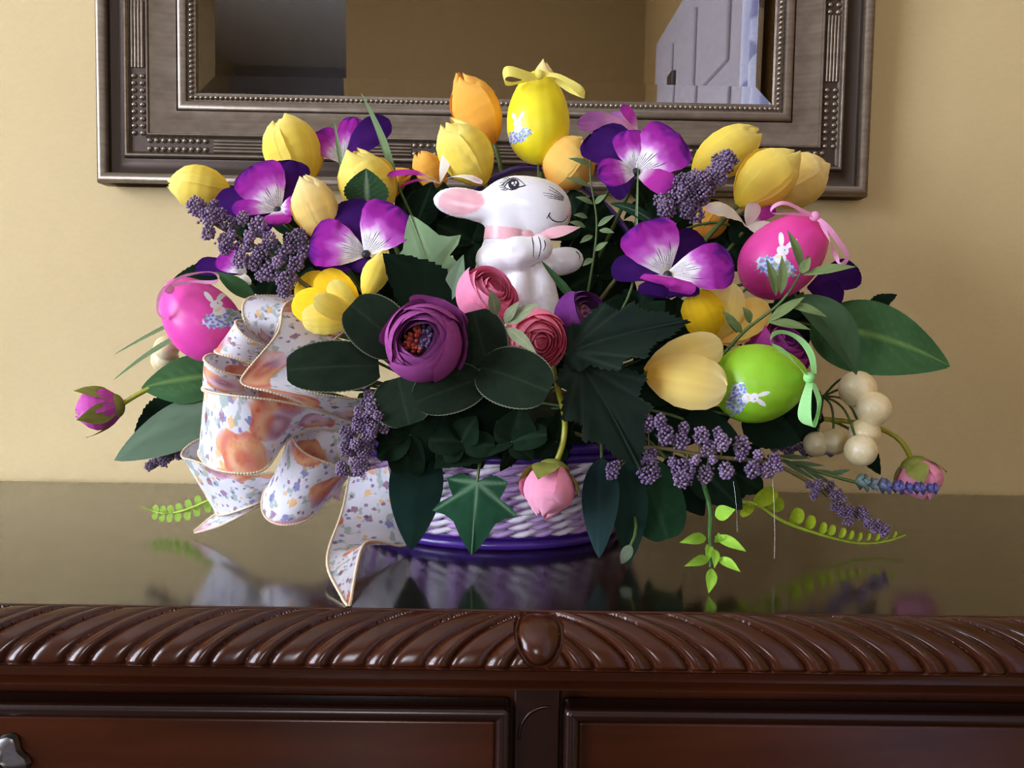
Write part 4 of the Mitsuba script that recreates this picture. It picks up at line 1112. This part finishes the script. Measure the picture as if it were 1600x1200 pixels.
leaf('narrow green leaf right behind the top of the left pink egg', (400, 468), (336, 424), .72, .715, 13, cols=GL, fold=.3, seed=7, outline=o_lance)
leaf('dark tip of a leaf behind the berries at the right', (1346, 690), (1376, 742), .735, .735, 15, cols=DK, serr=.16, teeth=9, seed=8)
leaf('small dark leaf tip above the big pointed leaf at the far right', (1360, 478), (1402, 460), .76, .76, 11, cols=DK, serr=.2, teeth=7, seed=9)
leaf('broad dark toothed leaf left of the pink ranunculus', (712, 500), (598, 396), .645, .63, 46, cols=DK, serr=.14, teeth=14, fold=.12, seed=10)
leaf('broad dark toothed leaf below the purple ranunculus', (806, 632), (678, 732), .625, .60, 46, cols=DK, serr=.16, teeth=12, fold=.1, seed=11)
leaf('small serrated leaf with white veins on the yellow tulip', (574, 322), (572, 263), .70, .69, 33, cols=(S(38, 62, 40), S(54, 84, 54)), vein=S(150, 170, 140), serr=.10, teeth=10, seed=12, fold=.15)
leaf('glossy dark green leaf right of the rabbit face', (1026, 352), (953, 318), .69, .68, 20, cols=(S(30, 58, 44), S(54, 90, 70)), vein=S(150, 176, 160), seed=13, bsdf=mat_gloss, bend=.08, n=(.2, -.7, .8))
leaf('long dark leaf hanging beside the ribbon tail in front of the basket', (656, 690), (642, 860), .625, .615, 42, cols=(S(20, 36, 32), S(30, 50, 42)), bend=.05, fold=-.1, seed=14)
leaf('dark blue green leaf hanging over the right side of the basket', (940, 715), (936, 872), .615, .60, 30, cols=(S(28, 44, 44), S(44, 64, 62)), bend=.06, fold=-.25, seed=15, n=(-.4, -1, .1))
leaf('dark ridged leaf hanging right of the basket', (972, 715), (982, 884), .625, .615, 32, cols=(S(28, 48, 42), S(42, 66, 56)), bend=.06, fold=.2, seed=16, n=(.3, -1, .1), serr=.06, teeth=14)
leaf('oval dark green leaf with fine teeth low at the right under the berry spike', (1002, 722), (1044, 842), .635, .62, 46, cols=(S(26, 50, 34), S(38, 68, 44)), vein=S(50, 80, 54), serr=.06, teeth=16, seed=17, outline=o_round)
leaf('dark green leaf half hidden under the lying berry spike, above the hanging bright green sprig', (1078, 716), (1160, 796), .645, .635, 36, cols=DK, vein=S(44, 66, 48), seed=41)
leaf('dark green leaf under the middle of the lying berry spike, right of the oval leaf', (1040, 716), (1100, 806), .65, .645, 34, cols=DK, seed=42)
leaf('dark toothed leaf between the lobed leaves and the large pale tulip', (960, 540), (1040, 470), .655, .65, 34, cols=DK, serr=.1, teeth=10, seed=43)
leaf('thick grass green blade crossing the rabbit belly', (898, 470), (846, 408), .655, .645, 8, cols=GL, outline=o_grass, fold=.2, seed=18)
leaf('small curled leaf tip resting near the dresser top right of the basket', (986, 852), (968, 884), .60, .592, 9, cols=(S(96, 110, 90), S(130, 146, 124)), curl=.3, seed=19)
leaf('dark leaf behind the rabbit ear', (650, 352), (676, 284), .745, .735, 26, cols=DK, vein=S(50, 76, 54), seed=20)
leaf('dark leaf behind the right pink egg', (1140, 352), (1186, 372), .76, .755, 26, cols=DK, seed=21)
leaf('dark green leaf below the pale tulip', (1060, 610), (945, 590), .635, .63, 32, cols=DK, serr=.10, teeth=12, seed=22)
leaf('dark green leaf under the green egg', (1160, 655), (1252, 690), .66, .655, 32, cols=DK, serr=.1, teeth=10, seed=23)
leaf('dark green leaf left of the hanging leaves above the oval leaf', (1068, 655), (1158, 690), .64, .63, 30, cols=DK, seed=24)
leaf('small pointed grey green leaf beside the pale ivy leaf', (700, 472), (724, 398), .645, .64, 14, cols=(S(96, 122, 98), S(120, 146, 116)), outline=o_lance, fold=.2, seed=25)
leaf('dark green leaf low behind the small hanging ivy', (690, 640), (700, 740), .65, .645, 34, cols=DK, seed=26)
leaf('curled grey green leaf on the basket rim left of the yellow green stem', (782, 722), (872, 672), .645, .64, 16, cols=(S(40, 66, 52), S(62, 92, 74)), fold=.4, seed=27)
GR1 = (S(104, 128, 90), S(130, 152, 112))
leaf('tall thin grass blade rising in front of the mirror frame at the left', (616, 276), (564, 145), .745, .755, 6.5, name='grass_blade', cols=GR1, outline=o_grass, fold=.3, sway=.03, seed=28)
leaf('short thin grass blade left of the tall one', (534, 262), (522, 190), .765, .765, 4, name='grass_blade', cols=GR1, outline=o_grass, fold=.3, seed=29)
leaf('upper of two grass blades pointing left under the pink egg', (300, 492), (177, 555), .715, .72, 3.2, name='grass_blade', cols=GR1, outline=o_grass, fold=.3, sway=.02, seed=30)
leaf('lower of two grass blades pointing left across the cream berries', (296, 516), (177, 594), .70, .71, 4.2, name='grass_blade', cols=GR1, outline=o_grass, fold=.3, sway=.03, seed=31)
leaf('thin upright grass stalk across the large magenta pansy', (992, 420), (997, 252), .675, .68, 3.0, name='grass_blade', cols=GR1, outline=o_grass, fold=.3, seed=32)

IVY = [(0, 0), (.10, -.06), (.26, -.10), (.44, -.02), (.40, .10), (.34, .22), (.52, .32), (.62, .44), (.44, .48), (.30, .56), (.20, .74), (.09, .90), (0, 1)]
MAPLE = [(0, 0), (.14, -.03), (.30, .0), (.42, .10), (.36, .18), (.50, .28), (.60, .40), (.48, .44), (.40, .50), (.50, .62), (.36, .66), (.27, .72), (.22, .84), (.10, .92), (0, 1)]


def lobed(parent, base, tip, Yb, Yt, W, n, half, cols, vein, lobes, jag=0.0, fold=.12, bend=.06, seed=1, bsdf=None, name='leaf_blade'):
    B, T = P(*base, Yb), P(*tip, Yt)
    L = np.linalg.norm(T - B); Wm = M(W, (Yb + Yt) / 2)
    x, y, z = frame_from(T - B, n)
    o = [(a / .62, b) for a, b in half]
    o = o + [(-a, b) for a, b in o[-2:0:-1]]
    o = np.array(o + [o[0]], float)
    seg = np.concatenate([np.linspace(o[i], o[i + 1], 9)[:-1] for i in range(len(o) - 1)])
    if jag:
        c0 = np.array([0, .38])
        saw = (np.arange(len(seg)) % 4) / 4.0
        seg = c0 + (seg - c0) * (1 + jag * (saw - .3))[:, None]
    rng = np.random.default_rng(seed)
    rings, Nn = 14, len(seg)
    c0 = np.array([0, .30])
    fr = np.linspace(0, 1, rings + 1)[1:]
    uv = np.vstack([c0[None]] + [c0 + (seg - c0) * f for f in fr])
    vein_d = np.full(len(uv), 9.0)
    for (lx, ly) in lobes:
        for s in (1, -1) if lx else (1,):
            a, b = np.array([0, .02]), np.array([s * lx / .62, ly])
            t = np.clip(((uv - a) @ (b - a)) / ((b - a) @ (b - a)), 0, 1)
            vein_d = np.minimum(vein_d, np.linalg.norm(uv - a - t[:, None] * (b - a), axis=1) / (1.1 - .7 * t))
    zz = fold * np.abs(uv[:, 0]) * Wm + bend * L * 4 * uv[:, 1] * (1 - uv[:, 1]) + .012 * L * np.clip(vein_d / .16, 0, 1) - .05 * L * uv[:, 1] ** 2 * (np.abs(uv[:, 0]) > .0)
    zz += .05 * L * (meshkit.fbm(np.stack([uv[:, 0] * 1.5, uv[:, 1] * 2, np.full(len(uv), seed * 3.1)], -1), 2) - .5)
    V = B + uv[:, :1] * Wm * x + uv[:, 1:] * L * y + zz[:, None] * z
    i = np.arange(Nn); j = (i + 1) % Nn
    F = [np.stack([i * 0, 1 + i, 1 + j], 1)]
    for r in range(rings - 1):
        a, b = 1 + r * Nn, 1 + (r + 1) * Nn
        F += [np.stack([a + i, b + i, b + j], 1), np.stack([a + i, b + j, a + j], 1)]
    c = mixc(cols[0], cols[1], meshkit.fbm(np.stack([uv[:, 0] * 4, uv[:, 1] * 4, np.full(len(uv), seed)], -1), 3))
    c = mixc(c, vein, .75 * np.exp(-(vein_d / .035) ** 2))
    part(parent, name, (V, np.vstack(F)), bsdf or mat_leaf, color=np.clip(c, 0, 1))
    return B, nrm(T - B)


LOB = [(0, .97), (.58, .43), (.40, .0)]
def ivy(label, *a, half=IVY, name='ivy_leaf', lobes=LOB, **kw):
    k = thing(name, label, 'leaf')
    B, ax = lobed(k, *a, half=half, lobes=lobes, **kw)
    stem(k, B, ax, .0012, mat_stem)
    return k


ivy('pale green ivy leaf left of the rabbit, above the broad dark leaf', (680, 432), (640, 335), .665, .655, 62, (-.1, -1, .2), cols=(S(122, 152, 112), S(142, 172, 130)), vein=S(120, 140, 92), seed=1, fold=.05)
ivy('dark green veined ivy leaf hanging over the front of the basket', (746, 752), (737, 868), .605, .595, 68, (.0, -1, .25), cols=(S(30, 62, 44), S(44, 82, 58)), vein=S(112, 148, 116), seed=2, fold=-.1)
ivy('small ivy leaf behind the hanging rosebud stem', (770, 660), (800, 730), .63, .625, 40, (.1, -1, .2), cols=DK, vein=S(60, 90, 64), seed=3)
ivy('large dark lobed leaf pointing right in the middle, above the berry spike', (884, 552), (1076, 500), .62, .60, 62, (.0, -1, .45), cols=(S(24, 33, 28), S(36, 47, 40)), vein=S(48, 60, 52), half=MAPLE, name='lobed_leaf', jag=.10, seed=4, lobes=[(0, .97), (.55, .40), (.48, .6), (.4, .1)])
ivy('large dark lobed leaf pointing down in the middle, left of the berry spike', (905, 566), (1000, 730), .615, .59, 80, (.1, -1, .3), cols=(S(24, 33, 28), S(36, 47, 40)), vein=S(46, 56, 49), half=MAPLE, name='lobed_leaf', jag=.10, seed=5, lobes=[(0, .97), (.55, .40), (.48, .6), (.4, .1)])
ivy('dark lobed leaf in shade behind the dark round leaves, above the hanging ivy', (740, 640), (790, 712), .63, .62, 52, (.0, -1, .3), cols=DK, vein=S(50, 70, 54), half=MAPLE, name='lobed_leaf', jag=.14, seed=6)

# ------------------------------------------------------------------ sprigs
def sprig(label, path, leaves, r, cols, w_out=o_lance, bsdf=None, stem_mat=None, name='leaf_sprig', cat='sprig', vein=None, root=None, **kw):
    """leaves: (base px, tip px, half width px, Y base, Y tip)."""
    k = thing(name, label, cat)
    sp = spline([P(*q) for q in path], 50)
    part(k, 'stem', tube(sp, np.linspace(r * .5, r, 50), 7), stem_mat or mat_stem)
    for i, (b, t, w, yb, yt) in enumerate(leaves):
        leafpart(k, b, t, yb, yt, w, kw.get('n', (0, -1, .4)), w_out, cols, vein, bsdf=bsdf, seed=i + 1, nv=9, nu=14, bend=kw.get('bend', .08), fold=kw.get('fold', .2), cup=kw.get('cup', 0))
    stem(k, sp[-1], nrm(sp[0] - sp[-1]), r, stem_mat or mat_stem, root=root)
    return k


BAM = (S(92, 112, 78), S(116, 136, 96))
def z5l(lst, w, Y, ox=660, oy=240, s=5.0):
    return [((ox + a / s, oy + b / s), (ox + c / s, oy + d / s), w, Y, Y - .006) for a, b, c, d in lst]
sprig('fine bamboo like sprig rising right of the rabbit face', [(922, 250, .68), (924, 290, .68), (932, 340, .685), (928, 400, .69), (918, 460, .70)],
      z5l([(1320, 100, 1140, 38), (1310, 260, 1118, 188), (1335, 395, 1195, 340), (1345, 395, 1440, 318), (1275, 575, 1140, 535), (1370, 570, 1500, 480), (1290, 500, 1180, 480), (1380, 600, 1500, 620), (1330, 640, 1230, 700), (1350, 760, 1450, 690), (1330, 820, 1250, 880)], 5, .678), .0012, BAM)
sprig('narrow leaved sprig in front of the right pink egg', [(1262, 400, .645), (1250, 428, .645), (1218, 474, .65), (1172, 510, .66), (1138, 545, .67)],
      z5l([(1010, 570, 920, 318), (1000, 590, 1065, 488), (1020, 600, 1350, 548), (850, 730, 788, 496), (880, 720, 886, 478), (900, 780, 1170, 862), (790, 890, 1068, 942), (610, 960, 512, 822), (690, 900, 640, 800), (800, 890, 1030, 735), (640, 960, 530, 870)], 8, .645, 1000, 280, 4.0), .0016, (S(96, 118, 72), S(132, 148, 98)), n=(0, -1, .5))
LIME, LIMD = (S(124, 180, 52), S(168, 216, 84)), (S(120, 140, 30), S(164, 184, 50))
rs = [(1415, 836, .685), (1385, 846, .68), (1344, 849, .675), (1302, 841, .668), (1247, 824, .662), (1209, 806, .655), (1176, 786, .65), (1148, 784, .65), (1110, 764, .655)]
rl = []
for x, y, w, h, dx in ((1206, 797, 13, 15, 10), (1239, 818, 11, 18, 10), (1262, 826, 8, 15, 6), (1282, 834, 6, 12, 6), (1295, 836, 6, 10, 7), (1312, 840, 5, 9, 7), (1326, 843, 4, 8, 6), (1340, 845, 3.5, 7, 5), (1354, 845, 3, 6, 5), (1368, 845, 3, 5, 5), (1382, 843, 2.5, 5, 5), (1395, 840, 2.5, 4, 5)):
    rl.append(((x, y), (x + dx, y - h - 6), w, .665, .662))
rl += [((1180, 788), (1212, 766), 13, .65, .655), ((1176, 788), (1158, 806), 8, .65, .645)]
mat_lime = mat('lime_stem', rough(S(150, 180, 50), .4))
mat_limed = mat('green_sprig_stem', rough(S(70, 110, 60), .4))
sprig('light green sprig of rounded leaflets trailing along the dresser at the right', rs, rl, .0016, LIMD, o_round, mat_gloss, mat_lime, bend=.12, fold=.05, cup=.3)
cl = [((1117, 806), (1149, 796), 12, .60, .59), ((1103, 840), (1062, 848), 9, .575, .562), ((1117, 838), (1166, 862), 9, .575, .560), ((1106, 872), (1069, 885), 8, .56, .545), ((1122, 872), (1157, 894), 8, .56, .545), ((1112, 888), (1107, 927), 9, .552, .541), ((1121, 848), (1122, 832), 7, .57, .565), ((1108, 850), (1104, 880), 7, .572, .556), ((1116, 858), (1116, 888), 7, .565, .55)]
sprig('bright green small leaved sprig hanging down to the dresser top right of the basket', [(1110, 886, .556), (1110, 860, .566), (1109, 830, .585), (1110, 800, .605), (1102, 765, .63)], cl, .0020, LIME, o_lance, mat_gloss, mat_limed, bend=.12, fold=.2)
ls = [(222, 791, .735), (240, 799, .735), (262, 802, .73), (286, 798, .725), (312, 788, .72), (340, 776, .715), (380, 760, .72)]
ll = []
for x, y, h in ((243, 801, 9), (254, 803, 10), (266, 803, 11), (279, 801, 12), (294, 797, 14), (309, 791, 14), (326, 784, 15)):
    ll.append(((x, y), (x - 1, y + h + 2), 3.2 + h * .16, .727, .722)); ll.append(((x + 4, y - 2), (x - 2, y - h - 2), 3 + h * .16, .727, .73))
sprig('light green sprig of tiny leaflets lying on the dresser at the left', ls, ll, .0014, (S(140, 180, 60), S(176, 212, 104)), o_round, mat_gloss, mat_lime, bend=.12, fold=.05, root=FC + [-.05, 0, -.03])

# ------------------------------------------------------------------ the ribbon bow
def f_ribbon(p, n, uv):
    u, v = uv.x * 1000, uv.y * 1000        # millimetres along and across
    base = mixp(S(226, 228, 242), S(246, 246, 252), mikit.fbm(u * .08, v * .08, 2.0, 2))
    c = mi.Color3f(base)
    # soft leaves
    g = mikit.fbm(u * .16 + 40, v * .16, 5.0, 3)
    c = mixp(c, S(150, 172, 160), mikit.smoothstep(.60, .72, g) * .7)
    # small flowers in two sizes
    for sc, ox, thr, rad in ((.085, 3.0, .62, .30), (.17, 17.0, .66, .28)):
        d, d2, r = mikit.voronoi(u * sc + ox, v * sc + ox)
        q = mikit.noise(u * .9, v * .9, ox)
        col = mixp(S(96, 92, 176), S(132, 60, 124), dr.select(r > .76, 1.0, 0.0))
        col = mixp(col, S(244, 190, 90), dr.select(r > .83, 1.0, 0.0))
        col = mixp(col, S(124, 36, 84), dr.select(r > .92, 1.0, 0.0))
        c = mixp(c, col, mikit.smoothstep(rad, rad - .10, d + .22 * (q - .5)) * dr.select(r > thr, .72, 0.0))
    # large shells, half peach, half rose
    d, d2, r = mikit.voronoi(u / 54 + v / 140 + 5.3, v / 42 + 2.7)
    cx = mikit.noise(u * .04, v * .04, 9.0)
    ringw = .5 + .5 * dr.sin(d * 20 + u * .12 + 7 * cx)
    pe = mixp(S(222, 110, 66), S(244, 176, 120), ringw)
    ro = mixp(S(186, 120, 146), S(236, 200, 214), ringw)
    shell = mixp(pe, ro, mikit.smoothstep(.45, .60, mikit.fbm(u * .035 + 3, v * .05, 1.0, 2) + .12 * (r - .5)))
    c = mixp(c, shell, mikit.smoothstep(.37, .33, d + .22 * (mikit.noise(u * .12, v * .12, 4.0) - .5)) * dr.select(r > .12, .85, 0.0))
    # weave
    wv = .5 + .5 * dr.sin((u + v) * 5.2) * dr.sin((u - v) * 5.2)
    return c * (.90 + .12 * wv)


mat_ribbon = mat('floral_ribbon', {'type': 'principledthin', 'base_color': mikit.proc(f_ribbon), 'roughness': .6, 'diff_trans': .3, 'spec_trans': 0.0, 'eta': 1.35})
mat_wire = mat('ribbon_edge', rough(S(226, 206, 176), .45))
bow = thing('ribbon_bow', 'big bow of white floral shell printed ribbon at the left front', 'bow')


def band(A, B, name, label=None, n=64, m=17, puff=0.0, ush=0.0):
    a = spline([P(*q) for q in A], n); b = spline([P(*q) for q in B], n)
    mid = (a + b) / 2
    L = np.concatenate([[0], np.cumsum(np.linalg.norm(np.diff(mid, axis=0), axis=1))])
    wd = np.linalg.norm(a - b, axis=1).mean()
    nn = np.cross(np.gradient(mid, axis=0), b - a); nn /= np.linalg.norm(nn, axis=1, keepdims=True) + 1e-12
    V, uv = [], []
    for s in np.linspace(0, 1, m):
        V.append(a * (1 - s) + b * s + nn * puff * 4 * s * (1 - s)); uv.append(np.stack([L + ush, np.full(n, s * max(wd, .04) + ush * 3)], -1))
    V = np.stack(V, 1).reshape(-1, 3); uv = np.stack(uv, 1).reshape(-1, 2)
    V[:, 2] = np.maximum(V[:, 2], TABLE + .0012)
    k = part(bow, name, (V, gridfaces(n, m)), mat_ribbon, label, uv=uv)
    ed = []
    for e in (V.reshape(n, m, 3)[:, 0], V.reshape(n, m, 3)[:, -1]):
        ln = np.linalg.norm(np.diff(e, axis=0), axis=1).sum()
        fine = spline(e, max(int(ln / .0007), 30))
        fine = np.maximum(fine, [-9, -9, TABLE + .001])
        ed.append(tube(fine, .0009 * (1 + .35 * np.sin(np.arange(len(fine)) * 1.9)), 6))
    part(k, 'wired_edge', join(ed), mat_wire, 'cream gold corded edge')
    return k


band([(550, 650, .68), (500, 641, .64), (430, 626, .61), (370, 619, .60), (330, 613, .615), (319, 607, .64), (335, 601, .665), (400, 604, .68), (500, 630, .69)],
     [(545, 676, .68), (485, 672, .655), (440, 698, .625), (410, 735, .605), (365, 739, .60), (325, 728, .615), (310, 706, .64), (330, 700, .665), (400, 690, .68), (500, 680, .69)], 'loop', 'widest front loop', ush=.016)
band([(480, 466, .70), (457, 469, .68), (441, 486, .655), (436, 515, .64), (415, 545, .63), (385, 580, .62), (377, 597, .62), (420, 612, .62), (505, 643, .645), (560, 660, .68)],
     [(528, 478, .715), (548, 502, .70), (527, 527, .665), (500, 550, .65), (472, 570, .64), (456, 590, .632), (466, 604, .63), (500, 616, .635), (560, 624, .655), (600, 630, .68)], 'loop', 'twisted upper loop', ush=.06)
band([(478, 462, .705), (430, 462, .685), (390, 465, .67), (379, 482, .66), (384, 505, .66), (398, 524, .672), (420, 536, .69)],
     [(480, 472, .705), (458, 472, .68), (443, 484, .662), (438, 498, .66), (434, 512, .662), (428, 526, .672), (424, 538, .69)], 'loop', 'small loop at the top', ush=.11)
band([(440, 552, .69), (415, 541, .655), (386, 528, .642), (370, 511, .645), (377, 501, .672), (400, 510, .685), (420, 530, .70)],
     [(440, 580, .69), (405, 570, .655), (368, 560, .642), (340, 552, .645), (348, 545, .672), (390, 545, .685), (420, 552, .70)], 'loop', 'second loop from the top', ush=.16)
band([(410, 592, .69), (376, 587, .648), (345, 580, .635), (324, 568, .635), (320, 558, .652), (334, 553, .668), (365, 560, .682), (400, 576, .695)],
     [(410, 625, .69), (376, 624, .648), (345, 621, .635), (322, 613, .635), (317, 605, .652), (330, 600, .668), (365, 605, .682), (400, 610, .695)], 'loop', 'third loop from the top', ush=.20)
band([(552, 684, .70), (505, 668, .69), (464, 664, .678), (453, 676, .655), (469, 702, .642), (497, 718, .638), (531, 727, .65), (556, 724, .685)],
     [(530, 782, .70), (480, 760, .695), (428, 752, .68), (409, 786, .655), (416, 809, .642), (440, 820, .636), (474, 815, .642), (500, 796, .655), (546, 742, .685)], 'loop', 'lower loop open towards the right', ush=.26, puff=.002)
band([(335, 680, .715), (308, 688, .70), (288, 702, .69), (284, 713, .682), (300, 719, .672), (340, 733, .662), (385, 742, .66), (430, 738, .672)],
     [(360, 764, .715), (345, 775, .705), (336, 790, .695), (338, 803, .688), (352, 804, .68), (372, 798, .672), (396, 789, .668), (425, 778, .676)], 'loop', 'lowest left loop', ush=.33)
band([(303, 830, .695), (322, 814, .695), (340, 802, .69), (385, 786, .685), (420, 770, .69)], [(304, 833, .695), (340, 823, .688), (366, 811, .683), (406, 790, .678), (430, 776, .69)], 'tail', 'short tail pointing left', ush=.4)
band([(546, 740, .655), (534, 800, .635), (516, 850, .60), (513, 890, .56), (530, 925, .525), (543, 951, .503)],
     [(606, 729, .645), (622, 784, .648), (637, 849, .652), (592, 846, .63), (562, 866, .58), (546, 953, .503)], 'tail', 'long tail with a notched end', ush=.45)
kn = ball([0, 0, 0], 1.0, ICO3)
part(bow, 'knot', (P(560, 655, .70) + kn[0] * [.016, .010, .018], kn[1]), mat_ribbon, uv=kn[0][:, [0, 2]] * .03)

# ------------------------------------------------------------------ dark leaf clusters between the flowers
rng = np.random.default_rng(77)
for px, py, Y, R, n, where in [
        (738, 378, .755, 40, 6, 'between the rabbit ear and its back'), (690, 345, .775, 36, 6, 'just left of the rabbit ear'), (655, 300, .80, 30, 5, 'behind the edge-on magenta pansy'),
        (905, 350, .76, 36, 5, 'right of the rabbit muzzle'), (935, 430, .755, 40, 6, 'right of the rabbit paw'), (1092, 352, .79, 38, 6, 'above the whiskered pansy on the right'),
        (1132, 376, .79, 34, 6, 'left of the right pink egg'), (1010, 320, .79, 32, 5, 'under the large magenta pansy'), (962, 380, .785, 36, 5, 'behind the bamboo like sprig'),
        (1000, 490, .70, 38, 6, 'under the whiskered pansy'), (1050, 540, .68, 46, 7, 'behind the large pale tulip'), (1130, 512, .735, 34, 5, 'behind the open tulip on the right'),
        (1230, 505, .77, 36, 5, 'behind the magenta rose'), (1250, 640, .72, 34, 5, 'behind the green egg ribbon'), (1090, 640, .68, 40, 6, 'above the lying berry spike'),
        (1150, 740, .66, 34, 5, 'under the lying berry spike'), (960, 650, .66, 40, 6, 'right of the yellow green rosebud stem'), (870, 690, .625, 34, 6, 'behind the yellow green rosebud stem'),
        (800, 690, .600, 34, 6, 'on the front rim of the basket'), (722, 690, .605, 34, 6, 'above the hanging ivy leaf'), (640, 680, .605, 44, 6, 'above the long hanging leaf left of the ivy'),
        (596, 668, .665, 38, 6, 'behind the fluffy berry spike'), (610, 470, .70, 42, 6, 'behind the dark round leaves at the upper left'), (520, 440, .725, 42, 6, 'under the left white and magenta pansy'),
        (430, 430, .745, 36, 6, 'behind the long left berry spike'), (470, 350, .775, 34, 6, 'behind the pale orange tulip'), (380, 350, .775, 26, 5, 'behind the left end of the long berry spike'),
        (640, 380, .755, 38, 6, 'behind the pale ivy leaf'), (560, 340, .79, 30, 5, 'behind the leftmost serrated leaf'), (885, 455, .735, 38, 6, 'behind the rabbit belly'),
        (1060, 300, .80, 26, 4, 'behind the rising berry spike'), (450, 560, .72, 50, 6, 'behind the ribbon bow'), (880, 560, .68, 40, 5, 'behind the large lobed leaves'),
        (700, 560, .68, 44, 5, 'behind the purple ranunculus'), (1020, 660, .66, 38, 5, 'at the tip of the large lobed leaf'), (1040, 780, .655, 34, 5, 'behind the oval leaf low on the right')]:
    k = thing('leaf_cluster', 'dark green leaf cluster ' + where, 'leaves')
    C = P(px, py, Y); a0 = rng.uniform(0, 6.28)
    for j in range(n):
        a = a0 + j * 2 * math.pi / n + rng.uniform(-.3, .3)
        L = R * 1.35 * rng.uniform(.85, 1.25)
        T = P(px + L * math.cos(a), py + L * math.sin(a), Y + rng.uniform(-.008, .022))
        T[2] = max(T[2], TABLE + .006)
        v = blade(C, T, M(L * rng.uniform(.40, .56), Y), nrm([rng.normal(0, .4), -1, .35 + rng.normal(0, .4)]), [o_ovate, o_round, o_ovate][j % 3], bend=.10, fold=.14, serr=.10 if j % 2 else 0, teeth=9 if j % 2 else 0, nv=9, nu=16)
        part(k, 'leaf', v[:2], mat_leaf, color=leafcol(v[2], S(17, 29, 21), S(31, 47, 32), S(40, 58, 42), seed=px + j))
    stem(k, C, (C - FC) * [1, .3, 1] + [0, -.02, 0], .0013, mat_stem_dark)
